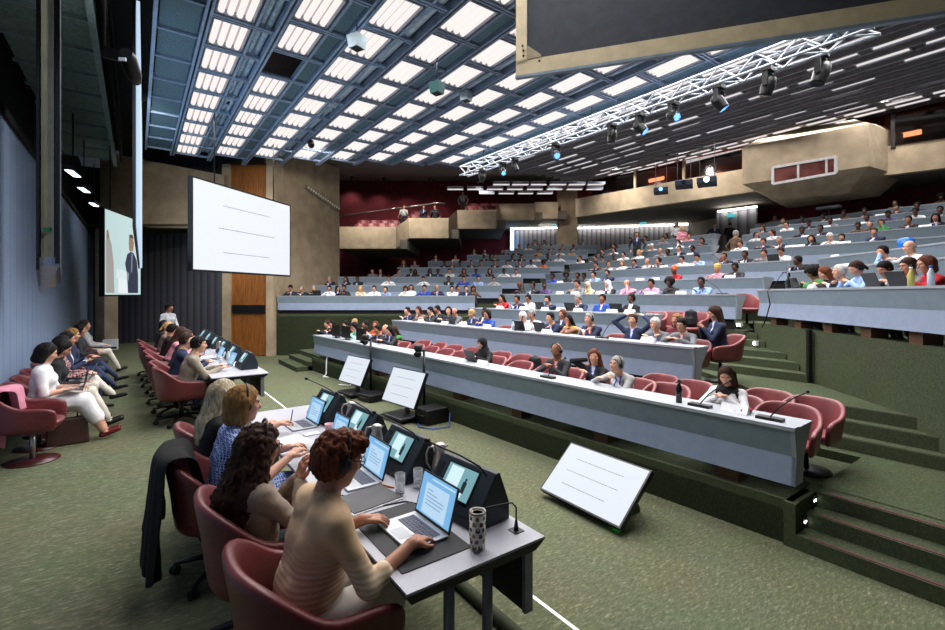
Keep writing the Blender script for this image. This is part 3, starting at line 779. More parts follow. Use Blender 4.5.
def jug(label, loc, rz=0):
    t = thing('vacuum_jug', label, 'jug', loc, rz, 'steel jugs on the podium tables')
    MB().lathe([(0,0),(.058,0),(.06,.01),(.055,.09),(.042,.16),(.034,.19),(.036,.196)], 24).build('body', mat('satin_steel', (.74,.73,.71), .32, .7), t)
    MB().lathe([(.037,.196),(.04,.205),(.038,.225),(.02,.237),(0,.24)], 20).build('lid', _M['satin_steel'], t)
    MB().tube([(0,.03,.215),(0,.075,.21),(0,.09,.17),(0,.085,.11),(0,.06,.07)], .007, 8).build('handle', _M['satin_steel'], t)
    MB().hexa([(-.012,-.03,.2),(.012,-.03,.2),(.006,-.055,.222),(-.006,-.055,.222),(-.012,-.03,.215),(.012,-.03,.215),(.006,-.055,.228),(-.006,-.055,.228)]).build('spout', _M['satin_steel'], t)
    return t
GLASS = mat('clear_glass', (.85,.88,.90), .04, alpha=.28, var=0)
def glass(label, loc):
    t = thing('drinking_glass', label, 'glass', loc, 0, 'water glasses on the podium tables')
    MB().lathe([(0,.0),(.029,.0),(.031,.12),(.0295,.12),(.0275,.008),(0,.008)], 18).build('tumbler', GLASS, t)
    MB().lathe([(0,.0085),(.0272,.0085),(.0283,.06),(0,.06)], 18).build('water', mat('water', (.80,.84,.86), .05, alpha=.35, var=0), t)
    return t
T0 = TZ
ST = [2.08, 2.88, 3.64, 4.45]
who = ['woman in the beige striped top','woman with long curly hair','woman in the blue patterned dress','woman with long blonde hair']
def ontable(px, py, z=TZ): p = G(px, py, z); return (p.x, p.y, z)
console('black delegate console nearest the table end, behind the patterned tumbler', (1.48,2.13,T0), .10)
console('black delegate console between the two nearest steel jugs', (1.49,2.86,T0), .05, flip=-1)
console('black delegate console in front of the woman in the blue patterned dress', (1.50,3.62,T0), .05)
console('black delegate console at the far end of the near table', (1.50,4.45,T0), .08)
laptop('open silver laptop used by the woman in the beige top', (1.245,2.09,T0+.006), .02, 106)
laptop('open silver laptop in front of the woman with long curly hair', (1.27,2.90,T0), .0, 106)
laptop('small open laptop beside the pink cup', (1.30,3.66,T0), .05, 105, w=.27)
laptop('open laptop showing a white page before the blonde woman', (1.33,4.40,T0), .05, 108)
tag(MB().box(.93,1.30,1.80,2.40,T0,T0+.005).build('desk_mat', mat('charcoal_mat', (.17,.17,.18), .7), bevel=.02), 'charcoal desk mat under the nearest laptop', 'mat')
nb = thing('folder', 'dark grey folder on white papers beside the second laptop', 'folder', (1.10,2.57,T0), .12)
MB().box(-.16,.16,-.13,.13,0,.008).build('papers', WHITE, nb); MB().box(-.15,.165,-.12,.125,.008,.014).build('cover', mat('grey_folder', (.30,.29,.30), .6), nb)
p = ontable(336, 482); 
tag(MB().tube([(1.24,2.76,T0+.006),(1.30,2.63,T0+.006)], .005, 8).build('pen', mat('orange_pen', (.85,.50,.20), .4)), 'orange and blue pen lying by the dark folder', 'pen')
nt = thing('notepad', 'open white notepad beside the blue dress laptop', 'notepad', (1.05,3.95,T0), .2)
MB().box(-.10,.10,-.15,.15,0,.008).build('page_block', WHITE, nt); MB().box(-.105,.105,-.155,.155,-.0,.002).build('cover', DGREY, nt)
tag(MB().box(1.16,1.29,4.02,4.10,T0,T0+.01).build('phone', mat('white_phone', (.88,.88,.90), .3), bevel=.004), 'pale phone lying right of the open notepad', 'phone')
cup = thing('cup', 'pink cup in front of the woman in the blue dress', 'cup', (1.36,4.0,T0))
MB().lathe([(0,0),(.03,0),(.04,.085),(.037,.085),(.028,.006),(0,.006)], 18).build('body', mat('pink_cup', (.82,.66,.70), .4), cup); MB().tube([(0,.037,.07),(0,.065,.06),(0,.06,.03),(0,.034,.02)], .005, 6).build('handle', _M['pink_cup'], cup)
x, y, _ = ontable(440, 479); jug('nearest steel vacuum jug, behind the two water glasses', (x, y, T0), 1.1)
jug('second steel vacuum jug, beyond the third console', (1.58,4.05,T0), .9)
jug('dark topped steel jug beside the third console on the near table', (1.46,3.24,T0), .9)
x, y, _ = ontable(400, 493); glass('water glass left of the nearest steel jug', (x, y, T0))
x, y, _ = ontable(421, 487); glass('water glass touching the nearest steel jug', (x-.02, y, T0))
# patterned tumbler
x, y, _ = ontable(477.5, 548); tb = thing('travel_tumbler', 'white tumbler with brown and black prints at the table corner', 'tumbler', (x, y, T0))
MB().lathe([(0,0),(.034,0),(.036,.01),(.040,.17)], 28).build('body', mat('tumbler_white', (.88,.87,.84), .35), tb)
MB().lathe([(.040,.17),(.041,.178),(.037,.18),(.034,.172),(0,.165)], 28).build('rim', mat('tumbler_rim', (.55,.53,.50), .3, .6), tb)
mb = MB(); rnd = random.Random(4)
for r in range(6):
    for j in range(7):
        a = 2*PI*(j+.5*(r%2))/7+rnd.uniform(-.08,.08); z = .018+r*.027; rr = .0355+.0042*z/.17+.0012; s_ = rnd.uniform(.0085,.0125); da = s_/rr
        k = rnd.choice((0,1,1,2)); pts = []
        for (du, dv) in ((-1,-.8),(-.3,-1),(.8,-.9),(1,.2),(.4,1),(-.7,.9)): pts.append((rr*math.cos(a+du*da), rr*math.sin(a+du*da), z+dv*s_))
        mb.add(pts, [tuple(range(6))], k)
mb.build('print', [mat('print_dark', (.16,.13,.12), .5), mat('print_brown', (.42,.27,.16), .5), mat('print_tan', (.62,.48,.34), .5)], tb)
# power outlet microphone at the corner of the table
ms = thing('gooseneck_microphone', 'gooseneck microphone on a small plate at the table corner', 'microphone', (1.575,1.795,T0))
MB().box(-.03,.03,-.03,.03,0,.004).build('plate', DGREY, ms); MB().lathe([(.014,.004),(.006,.055),(0,.056)], 12).build('socket', BLACK, ms)
MB().tube([(0,0,.05),(.0,0,.12),(-.02,.01,.145),(-.10,.02,.15),(-.22,.04,.15)], .0045, 6).build('gooseneck', BLACK, ms)
tag(MB().tube([(1.0,2.72,T0+.004),(1.12,2.45,T0+.004),(1.27,2.42,T0+.004),(1.34,2.3,T0+.004),(1.42,2.32,T0+.004)], .004, 6).build('cable', BLACK), 'black cable between the desk mat and the folder', 'cable')
# far table things
for i in range(6):
    y = 8.35+i*1.15
    console(['black delegate console at the near end of the far table','second black console of the far table','third black console of the far table','fourth black console of the far table','fifth black console of the far table','last black console of the far table'][i], (1.46, y, T0), .05, mic=i < 3)
laptop('open laptop before the man in the grey jacket at the far table', (1.28,8.75,T0), .1, 112, body=SILV)
laptop('blue lit laptop before the man in navy at the far table', (1.24,9.75,T0), .1, 112)
laptop('laptop with a light blue screen turned to us at the far table', (1.2,11.6,T0), -.7, 112, w=.36)
laptop('pale laptop lid with a reddish page on the far table', (1.05,10.6,T0), .2, 100, w=.3)
def bottle(label, loc, col, h=.22, r=.033, cap=(.2,.2,.22), group='bottles'):
    t = thing('bottle', label, 'bottle', loc, 0, group); nm = 'bottle_'+'_'.join('%d' % (c*100) for c in col)
    MB().lathe([(0,0),(r,0),(r,h*.62),(r*.5,h*.8),(r*.42,h*.88)], 14).build('body', mat(nm, col, .15, spec=.6), t)
    MB().lathe([(r*.5,h*.88),(r*.5,h),(0,h)], 12).build('cap', mat('cap_'+'_'.join('%d' % (c*100) for c in cap), cap, .5), t)
    return t
bottle('clear bottle standing in front of the grey jacket man on the far table', (1.33,9.25,T0), (.72,.78,.82), group='bottles on the far table')
bottle('clear bottle beyond the blue lit laptop on the far table', (1.36,10.3,T0), (.70,.76,.80), group='bottles on the far table')
bottle('dark bottle with a red cap at the far end of the far table', (1.5,13.2,T0), (.15,.17,.2), .27, .038, (.6,.12,.12), group='bottles on the far table')
jug('steel jug on the far table beside the third console', (1.40,10.85,T0), .5)
for i, (x, y, l) in enumerate(((1.2,9.2,'water glass near the grey jacket man on the far table'),(1.35,9.9,'water glass beside the second far console'))): glass(l, (x, y, T0))
for i, (x, y, r, l) in enumerate(((1.08,8.9,.2,'white papers before the grey jacket man'),(1.1,10.2,-.1,'white papers before the navy suit man'),(1.38,8.95,.4,'white sheet between the first two far consoles'))):
    o = MB().box(-.1,.1,-.15,.15,0,.003).build('paper_sheet', WHITE); o.location = (x,y,T0); o.rotation_euler = (0,0,r); tag(o, l, 'paper', 'papers on the far table')
# chairs at the podium
G1 = 'swivel armchairs at the podium tables'
ch = make_chair('red swivel armchair of the woman in the beige top', 'star', G1, back=.87); ch.location = (.66,2.10,.45); ch.rotation_euler = (0,0,.06)
dup(ch, (.62,2.84,.45), .0, 'red swivel armchair of the woman with curly hair', G1)
dup(ch, (.52,3.70,.45), -.10, 'red swivel armchair with a black jacket over its back', G1)
dup(ch, (.62,4.50,.45), .05, 'red swivel armchair of the blonde woman', G1)
FY = [8.30,9.05,9.95,10.9,11.8,12.7,13.6]
fl = ['of the man in the grey jacket','of the man in the navy suit','third from the near end of the far table','fourth from the near end of the far table','fifth from the near end of the far table','sixth from the near end of the far table','at the far end of the far table']
for i, y in enumerate(FY): dup(ch, (.56-.03*i, y, .45), .12*(-1)**i, 'red swivel armchair '+fl[i], G1)
wc = make_chair('empty red armchair on a round base with a pink jacket', 'disc', 'armchairs along the blue wall', back=.84)
WY = [7.42,8.05,8.72,9.4,10.25,11.3,12.7,14.6]
wc.location = (-.98,WY[0],.45); wc.rotation_euler = (0,0,-.05)
wl = ['','of the woman in the white blouse','of the person in black by the wall','of the woman in the dotted top','of the man in navy by the wall','of the person with crossed navy legs','of the person in the light grey cardigan','last of the row along the wall']
for i in range(1, 8): dup(wc, (-1.0,WY[i],.45), 0, 'red armchair by the blue wall, '+wl[i], 'armchairs along the blue wall')
# cloth draped things (swept sheets with folds)
def drape(name, pts_fn, nu, nv, m, label, cat, th=.012):
    vs = [pts_fn(i/(nu-1), j/(nv-1)) for i in range(nu) for j in range(nv)]
    fs = [(i*nv+j, i*nv+j+1, (i+1)*nv+j+1, (i+1)*nv+j) for i in range(nu-1) for j in range(nv-1)]
    o = MB().add(vs, fs, 0, True).build(name, m)
    s_ = o.modifiers.new('solid', 'SOLIDIFY'); s_.thickness = th; s_.offset = 1
    b = o.modifiers.new('sub', 'SUBSURF'); b.levels = 1; b.render_levels = 1
    return tag(o, label, cat)
def jk(u, v):      # u across the back (y), v down from the inside over the top to the outside
    yy = 3.46+u*.50; a = (u-.5)*2
    bx = .195+.05*a*a
    rip = .030*math.sin(u*17+v*4)+.018*math.sin(u*33+1+v*6)
    if v < .2: t = v/.2; return (bx+.12-.05*t, yy, 1.12+.225*t)
    if v < .32: t = (v-.2)/.12; return (bx+.07-.16*t, yy, 1.345+.012*math.sin(PI*t))
    t = (v-.32)/.68
    low = .62+.18*math.sin(u*5+.6)
    return (bx-.095-.04*t+rip*t*1.6, yy-.05*t*(1-u)+.02*math.sin(v*9), 1.34-(.72 if u < .6 else .62)*t*(low*.55+.6))
drape('draped_jacket', jk, 22, 20, mat('black_wool', (.055,.055,.06), .95), 'black jacket hung over the back of a podium armchair', 'jacket')
def pk(u, v):
    yy = 7.22+u*.52; a = (u-.5)*2; bx = -1.30+.09*a*a
    rip = .014*math.sin(u*17+v*4)
    if v < .3: t = v/.3; return (bx+.16-.05*t+rip, yy, 1.02+.29*t)
    if v < .42: t = (v-.3)/.12; return (bx+.11-.14*t, yy, 1.315)
    t = (v-.42)/.58; return (bx-.035-.02*t+rip, yy, 1.31-.72*t-.06*math.sin(u*7))
drape('draped_cardigan', pk, 18, 18, mat('pink_knit', (.80,.52,.60), .95), 'pink cardigan hung over the empty armchair by the wall', 'cardigan')
# ---- floor monitors
SLIDE = mat('slide_white', (.93,.96,1.0), emit=.86)
INK = mat('slide_text', (.45,.51,.62), emit=.9)
BEZ = mat('monitor_bezel', (.06,.06,.07), .35)
def textline(mb, q, x, y0, y1, h, seed, mi=0):
    """a line of small unreadable print: words as short dashes"""
    r = random.Random(seed); y = y0; s_ = 1 if y1 > y0 else -1
    while (y1-y)*s_ > 0:
        w_ = r.uniform(.015,.05)*abs(y1-y0); e = y+s_*w_
        if (y1-e)*s_ < 0: e = y1
        mb.quad(q(x-h/2,y), q(x-h/2,e), q(x+h/2,e), q(x+h/2,y), mi); y = e+s_*.012*abs(y1-y0)
def slab_screen(t, name, q, W, H, th=.05, slide=SLIDE, lines=((.26,.2,.78),(.5,.16,.8),(.74,.2,.74)), hline=.008):
    """q(x up, y across, off out)"""
    cs = MB().hexa([q(0,0,-th),q(0,W,-th),q(H,W,-th),q(H,0,-th),q(0,0,0),q(0,W,0),q(H,W,0),q(H,0,0)]).build(name, BEZ, t)
    b = .018
    dsp = MB().quad(q(b,b,.003),q(b,W-b,.003),q(H-b,W-b,.003),q(H-b,b,.003)).build('display', slide, cs)
    for i, (f, a, e) in enumerate(lines):
        mb = MB(); textline(mb, lambda x, y: q(x, y, .005), H*(1-f), W*a, W*e, hline, i+3); mb.build('text_line', INK, cs)
    return cs
def floor_monitor(label, C, yaw, W, H, tilt, zc_, stand):
    """screen faces local -x; C on the floor"""
    t = thing('floor_monitor', label, 'monitor', C, yaw, 'monitors on the floor')
    a = math.radians(tilt); u = Vector((math.sin(a),0,math.cos(a))); nr = Vector((-math.cos(a),0,math.sin(a)))
    O = Vector((0,W/2,zc_))-u*H/2
    q = lambda x, y, off: O+u*x+Vector((0,-y,0))+nr*off
    slab_screen(t, 'screen', q, W, H, .06)
    if stand:
        MB().box(-.28,.28,-.34,.34,.05,.11).build('base', BLACK, t, bevel=.03)
        MB().tube([(.1,0,.1),(.1,0,zc_-.02)], .05, 10).build('post', GREYM, t)
        for sx in (-.22,.22):
            for sy in (-.28,.28): MB().ball((sx,sy,.028), (.028,.02,.028), 8).build('caster', DGREY, t)
    else:
        for sy in (-W*.28, W*.28): MB().extr([(.0,0),(.42,0),(.42,.05),(.26,.30),(.2,.28),(.02,.08)], (-.05,sy-.03,0), (1,0,0), (0,0,1), (0,.06,0)).build('foot', BLACK, t)
        MB().ball((-.16,-W/2+.12,.035), .012, 8).build('power_led', mat('green_led', (.2,1,.35), emit=5), t)
    return t
p = G(358, 394, 0); floor_monitor('stand monitor farther from the camera, left of the other stand monitor', (4.18,10.55,0), .12, 1.08, .66, 24, .60, True)
p = G(409, 417, 0); floor_monitor('stand monitor nearer the camera, at the foot of a black camera pole', (4.15,8.0,0), .12, 1.10, .70, 24, .62, True)
floor_monitor('large monitor lying tilted back on the carpet near the bench', (4.13,3.42,0), -.02, 1.14, .70, 49, .32, False)
# ---- pole cameras with cases at the foot of the bench
def pole_camera(label, loc, h, rz):
    t = thing('pole_camera', label, 'camera', loc, rz, 'pole cameras by the front bench')
    MB().lathe([(0,0),(.22,0),(.2,.03),(.04,.06),(0,.06)], 20).build('base', BLACK, t)
    MB().tube([(0,0,.05),(0,0,h)], .028, 10).build('pole', BLACK, t)
    MB().bar((-.16,0,h),(.05,0,h), .05, .03).build('arm', BLACK, t)
    hd = MB().lathe([(.07,0),(.085,.03),(.085,.10),(.06,.12),(0,.12)], 16, M=Matrix.Translation((-.16,0,h+.01))).build('camera_head', DGREY, t)
    MB().ball((-.17,0,h-.05), .075, 12).build('camera_ball', BLACK, hd)
    MB().tube([(-.24,0,h-.05),(-.255,0,h-.05)], .035, 12).build('lens', mat('lens_dark', (.02,.02,.03), .1), hd)
    return t
pole_camera('black pole camera beside the farther stand monitor', (4.62,10.6,0), 1.30, .3)
pole_camera('black pole camera beside the nearer stand monitor', (4.62,8.02,0), 1.28, .3)
def case(label, loc, rz, s_=(.5,.42,.28)):
    t = thing('equipment_case', label, 'case', loc, rz, 'equipment cases under the pole cameras')
    MB().box(-s_[0]/2,s_[0]/2,-s_[1]/2,s_[1]/2,0,s_[2]).build('body', BLACK, t, bevel=.02)
    MB().tube([(-s_[0]/2-.005,-.1,s_[2]*.6),(-s_[0]/2-.03,-.06,s_[2]*.6),(-s_[0]/2-.03,.06,s_[2]*.6),(-s_[0]/2-.005,.1,s_[2]*.6)], .012, 6).build('handle', DGREY, t)
case('black case at the foot of the nearer pole camera', (4.50,7.52,0), .1)
case('low black case at the foot of the farther pole camera', (4.35,9.85,0), .2, (.5,.5,.16))
for i, (pts, l) in enumerate(((((4.25,7.6,.03),(4.1,7.3,.02),(4.25,7.05,.02),(4.55,7.0,.02),(4.7,7.2,.2)),'blue cable looped beside the nearer black case'),)):
    tag(MB().tube(pts, .011, 6).build('cable', mat('blue_cable', (.12,.25,.6), .5)), l, 'cable')
tag(MB().tube([(4.66,13.6,.75),(4.55,13.6,.5),(4.5,13.5,.06),(4.35,13.3,.03),(4.42,13.1,.03)], .02, 6).build('cable', WHITE), 'white cable hanging below the far end of the front bench', 'cable')
tag(MB().tube([(4.72,11.9,.7),(4.6,11.8,.3),(4.5,11.6,.03),(4.3,11.9,.03)], .015, 6).build('cable', WHITE), 'white cable hanging below the front bench by the farther monitor', 'cable')
wb = thing('box_unit', 'small white box on the floor by the far concrete pier', 'box', (-.72,20.6,.45)); MB().box(-.22,.22,-.2,.2,0,.36).build('body', WHITE, wb, bevel=.02); MB().box(-.18,.18,-.21,-.2,.05,.12).build('vent', DGREY, wb)
# ---- big projection screens
def hung_screen(name, label, A, B, z0, z1, frame=.07, slide=SLIDE, lines=None, hl=.03):
    """face seen from the side of the viewer; A left, B right"""
    t = thing(name, label, 'screen', (A.x,A.y,z0)); L = (B-A); W = L.length; tt = L.normalized(); n = Vector((tt.y,-tt.x,0)); H = z1-z0
    if n.dot(-A) < 0: n = -n
    q = lambda x, y, off: tt*y+n*off+Vector((0,0,x))
    fr = MB().hexa([q(0,0,-.12),q(0,W,-.12),q(H,W,-.12),q(H,0,-.12),q(0,0,0),q(0,W,0),q(H,W,0),q(H,0,0)]).build('frame', BEZ, t)
    MB().quad(q(frame,frame,.004),q(frame,W-frame,.004),q(H-frame,W-frame,.004),q(H-frame,frame,.004)).build('image', slide, fr)
    if lines:
        for i, (f, a, e) in enumerate(lines):
            mb = MB(); textline(mb, lambda x, y: q(x, y, .007), H*(1-f), W*a, W*e, hl, i+11); mb.build('text_line', INK, fr)
    for f in (.2, .8): MB().tube([q(H-.01,W*f,-.06), q(8-z1+H-.4,W*f,-.06)], .015, 6).build('hanger', BLACK, t)
    return t, q, W, H
A, B = D(191.5, 11.9), D(290.5, 15.9)
hung_screen('projection_screen', 'wide white projection screen hung before the wooden door', A, B, 2.99, 5.44, .05, mat('big_slide', (.95,.97,1), emit=.95), ((.24,.26,.74),(.5,.22,.80),(.77,.26,.74)), .02)
A, B = D(104, 13.1), D(141, 15.6)
t, q, W, H = hung_screen('video_screen', 'bright video screen showing two people, by the blue wall', A, B, 2.33, 4.86, .05, mat('video_bg', (.78,.88,.88), emit=1.0))
mb = MB()
def poly(pts, mi, off=.006): mb.add([q(H*y, W*x, off) for x, y in pts], [tuple(range(len(pts)))], mi)
poly([(.04,.04),(.04,.62),(.10,.70),(.17,.60),(.22,.40),(.24,.04)], 0); poly([(.05,.62),(.05,.74),(.09,.76),(.12,.68)], 1, .007)
poly([(.30,.22),(.30,.33),(.62,.30),(.62,.20)], 2); poly([(.34,.04),(.34,.22),(.60,.20),(.60,.04)], 3)
poly([(.60,.04),(.56,.30),(.52,.40),(.58,.52),(.68,.56),(.76,.55),(.86,.46),(.9,.28),(.90,.04)], 4); poly([(.64,.56),(.62,.66),(.65,.74),(.73,.75),(.77,.68),(.75,.57)], 1, .007); poly([(.62,.66),(.64,.77),(.73,.78),(.77,.72),(.72,.74),(.65,.73)], 5, .008); poly([(.69,.54),(.68,.30),(.72,.30),(.74,.54)], 6, .008)
mb.build('picture', [mat('pic_pale', (.72,.70,.68), emit=.8), mat('pic_skin', (.72,.58,.50), emit=.7), mat('pic_desk', (.88,.93,.94), emit=1.0), mat('pic_desk2', (.93,.95,.96), emit=1.0), mat('pic_suit', (.28,.32,.42), emit=.5), mat('pic_hair', (.45,.36,.30), emit=.5), mat('pic_lanyard', (.60,.62,.68), emit=.6)], t)
# edge-on screen along the podium, and the tall screen frame by the left wall
es = thing('side_screen', 'tall white screen seen edge-on beside the video screen', 'screen', (0,0,3.3))
a, b = D(136.2, 7.6), D(140.2, 14.3)
n = Vector((b.y-a.y, a.x-b.x, 0)).normalized()
def pr(off0, off1, z0a, z0b, z1): 
    return [a+n*off0+Vector((0,0,z0a)), b+n*off0+Vector((0,0,z0b)), b+n*off1+Vector((0,0,z0b)), a+n*off1+Vector((0,0,z0a)), a+n*off0+Vector((0,0,z1)), b+n*off0+Vector((0,0,z1)), b+n*off1+Vector((0,0,z1)), a+n*off1+Vector((0,0,z1))]
EOFZ = Vector((0,0,-3.3))
MB().hexa([p+EOFZ for p in pr(0, .05, 3.52, 3.2, 7.2)]).build('cloth', mat('screen_cloth_lit', (.74,.83,.92), emit=1.15), es)
MB().hexa([p+EOFZ for p in pr(-.05, -.01, 3.5, 3.18, 7.2)]).build('frame', DGREY, es)
FRM = mat('beige_screen_frame', (.74,.68,.55), .55, var=.06)
sf = thing('screen_frame', 'tall beige and black screen frame seen edge-on by the left wall', 'screen', (0,0,0))
a = D(48, 4.3); b = D(50, 6.4)
def fb(px0, px1, d0, d1, z0a, z0b, z1, m, nm):
    p0, p1, p2, p3 = D(px0,d0), D(px1,d0), D(px1+1.5,d1), D(px0+3,d1)
    MB().hexa([p0+Vector((0,0,z0a)),p1+Vector((0,0,z0a)),p2+Vector((0,0,z0b)),p3+Vector((0,0,z0b)),p0+Vector((0,0,z1)),p1+Vector((0,0,z1)),p2+Vector((0,0,z1)),p3+Vector((0,0,z1))]).build(nm, m, sf)
fb(41, 54, 4.3, 6.6, 2.72, 2.50, 7.1, FRM, 'frame_face')
fb(36, 39.5, 4.25, 6.6, 2.62, 2.44, 7.1, BLACK, 'black_edge'); fb(55, 60, 4.25, 6.4, 2.68, 2.55, 7.1, BLACK, 'black_edge')
p0, p1, p2, p3 = D(37.5,4.28), D(59.5,4.28), D(44,6.6), D(39.5,6.6)
MB().hexa([p0+Vector((0,0,2.66)),p1+Vector((0,0,2.66)),p2+Vector((0,0,2.42)),p3+Vector((0,0,2.42)),p0+Vector((0,0,2.74)),p1+Vector((0,0,2.74)),p2+Vector((0,0,2.5)),p3+Vector((0,0,2.5))]).build('bottom_rail', mat('pale_rail', (.62,.62,.66), .4), sf)
p = D(47.5, 4.29); MB().box(p.x-.03,p.x+.03,p.y-.012,p.y+.0,2.98,3.01).build('green_tag', mat('green_tag', (.10,.45,.30), .5), sf)
# dark screen with beige frame hanging at the upper right, seen from behind
bs = thing('hanging_screen', 'dark backed projection screen with a beige frame at the upper right', 'screen', (0,0,0))
A = G(516, 75.5, 5.0); B = G(960, 8.5, 5.0); L = B-A; W = L.length; tt = L.normalized(); n = Vector((tt.y,-tt.x,0)); n = n if n.dot(A) > 0 else -n
A = A-tt*0; q = lambda x, y, off: A+tt*y+n*off+Vector((0,0,x)); W += 1.0
HH = 2.15
MB().hexa([q(.03,.02,.03),q(.03,W,.03),q(HH,W,.03),q(HH,.02,.03),q(.03,.02,.05),q(.03,W,.05),q(HH,W,.05),q(HH,.02,.05)]).build('black_cloth', mat('dark_cloth', (.20,.21,.24), .8), bs)
MB().hexa([q(0,0,0),q(0,W,0),q(.17,W,0),q(.17,0,0),q(0,0,.05),q(0,W,.05),q(.17,W,.05),q(.17,0,.05)]).build('bottom_rail', FRM, bs)
MB().hexa([q(.12,.0,0),q(.12,.13,0),q(HH,.13,0),q(HH,.0,0),q(.12,.0,.15),q(.12,.13,.15),q(HH,.13,.15),q(HH,.0,.15)]).build('side_rail', FRM, bs)
MB().hexa([q(-.03,-.01,.0),q(-.03,W,.0),q(0,W,0),q(0,-.01,0),q(-.03,-.01,.06),q(-.03,W,.06),q(0,W,.06),q(0,-.01,.06)]).build('edge_strip', mat('pale_blue_edge', (.45,.52,.58), .4), bs)
MB().hexa([q(.17,.13,-.006),q(.17,.30,-.006),q(.20,.30,-.006),q(.34,.13,-.006),q(.17,.13,.0),q(.17,.30,0),q(.20,.30,0),q(.34,.13,0)]).build('corner_brace', mat('brace_metal', (.5,.46,.38), .4, .4), bs)
mb = MB()
for x, y in ((.22,.09),(.28,.09),(.13,.28),(.34,.08)): mb.ball(q(x,y,-.002), .014, 8)
mb.build('bolt', DGREY, bs)
for f in (.25,.8): MB().tube([q(HH-.05,W*f,.1), q(HC-5.0+.3,W*f,.1)], .02, 6).build('hanger', BLACK, bs)
# bracket lamp hanging over the podium
bl = thing('spot_projector', 'black bracketed spot lamp hung near the edge-on screen', 'lamp', (0,0,0))
p = D(128, 6.0, zat(58, 6.0)); q2 = D(104, 6.0, zat(52, 6.0))
MB().tube([p+Vector((-.02,-.1,.02)), p, D(134,6.1,zat(75,6.1)), D(136,6.2,zat(82,6.2))], [.07,.10,.09,.06], 14).build('body', BLACK, bl)
MB().bar(q2, p, .06, .14).build('arm', BLACK, bl); MB().tube([q2, q2+Vector((0,0,2.2))], .02, 6).build('hanger', BLACK, bl)
MB().bar(D(119,5.9,zat(59,5.9)), D(126,5.9,zat(59.5,5.9)), .02, .04).build('marking_plate', WHITE, bl)
# small downlights high on the left wall
for i, (px, py, d) in enumerate(((73,171,9.6),(84,188,11.6),(94,203,14.0))):
    p = D(px, d, zat(py, d)); lt = thing('wall_lamp', ['nearest','middle','farthest'][i]+' of the small lamps above the blue wall', 'lamp', p, -.15, 'small lamps above the blue wall')
    MB().box(-.09,.09,-.35,.35,-.05,.05).build('housing', DGREY, lt); MB().box(-.06,.06,-.30,.30,-.06,-.048).build('diffuser', mat('wall_lamp_glow', (.85,.93,1), emit=(3 if i == 0 else 3)), lt); MB().tube([(0,0,.05),(0,0,1.2)], .012, 6).build('hanger', BLACK, lt)
# ---- lighting truss and its fixtures
TA = G(464, 176, 6.62); TB = G(836, 45, 6.62); TB = TB+(TB-TA)*.05
tr = thing('lighting_truss', 'long silver lattice truss hanging under the dark ceiling', 'truss', (0,0,0))
u = (TB-TA).normalized(); sd = Vector((-u.y,u.x,0)); up = Vector((0,0,1)); L = (TB-TA).length
TM = mat('truss_aluminium', (.80,.83,.87), .35, .3)
offs = [sd*.17, -sd*.17, sd*.17+up*.30, -sd*.17+up*.30]
for o_ in offs: MB().tube([TA+o_, TB+o_], .028, 8).build('chord', TM, tr)
mb = MB(); n_ = int(L/.34)
for i in range(n_):
    p0, p1 = TA+u*(L*i/n_), TA+u*(L*(i+1)/n_); f = i % 2
    for (a_, b_) in ((0,2),(1,3),(0,1),(2,3)):
        mb.tube([p0+offs[a_ if f else b_], p1+offs[b_ if f else a_]], .016, 6, caps=False)
lat = mb.build('lattice', TM, tr)
for f in (.1,.5,.92): MB().tube([TA.lerp(TB, f)+up*.3, TA.lerp(TB, f)+up*2.0], .012, 6).build('hanger', BLACK, tr)
BLU = mat('blue_spot_lens', (.35,.60,1), emit=3.0)
DLN = mat('dark_lens', (.10,.16,.26), .1)
def moving_head(label, p, s_=1.0, tilt=(0,0), lit=True):
    t = thing('stage_light', label, 'stage light', p, 0, 'stage lights on the truss'); t.scale = (s_,)*3
    MB().box(-.13,.13,-.1,.1,-.1,.0).build('hanging_clamp', BLACK, t, bevel=.01)
    mb = MB(); mb.bar((-.17,0,-.42),(-.17,0,-.1), .1, .03, up=(1,0,0)); mb.bar((.17,0,-.42),(.17,0,-.1), .1, .03, up=(1,0,0)); mb.bar((-.185,0,-.115),(.185,0,-.115), .1, .03); mb.build('yoke', BLACK, t)
    M = Matrix.Translation((0,0,-.40)) @ Matrix.Rotation(tilt[1],4,'Z') @ Matrix.Rotation(tilt[0],4,'X')
    hd = MB().lathe([(0,.2),(.10,.19),(.13,.1),(.14,-.02),(.12,-.16),(.125,-.2),(.105,-.2)], 16, M=M).build('head', BLACK, t)
    MB().lathe([(0,-.185),(.105,-.19),(.105,-.2),(0,-.2)], 16, M=M).build('lens', BLU if lit else DLN, hd)
    return t
tl = ['first from the far end of the truss','second from the far end of the truss, glowing blue','third from the far end of the truss','fourth from the far end of the truss','fifth from the far end of the truss','sixth from the far end of the truss','seventh along the truss, below its middle','large one near the right end of the truss','biggest one at the right end of the truss']
for i, (px, py, s_, tt_, lit) in enumerate(((482,177,.9,(.3,0),0),(503,172,.9,(-.9,-.5),1),(515,170,.9,(-.5,.5),0),(556,143,1.0,(-1.1,-.6),1),(612,122,1.0,(.2,0),0),(640,118,1.05,(-.8,.4),1),(673,99,1.0,(-1.1,-.4),1),(719,92,1.1,(-.6,.6),1),(768,72,1.1,(.3,0),0))):
    x = (px-464)/(836-464); 
    r_ = ray(px); dd = ((TA.x)*1.0)/r_.x; p = Vector((r_.x*dd, r_.y*dd, 6.60))
    moving_head('black stage light, '+tl[i], p, s_*.78, tt_, bool(lit))
moving_head('black wide stage light hanging right of the truss over the seats', Vector((ray(821).x*8.6, ray(821).y*8.6, zat(52, 8.6))), 1.0, (.35,.6), False)
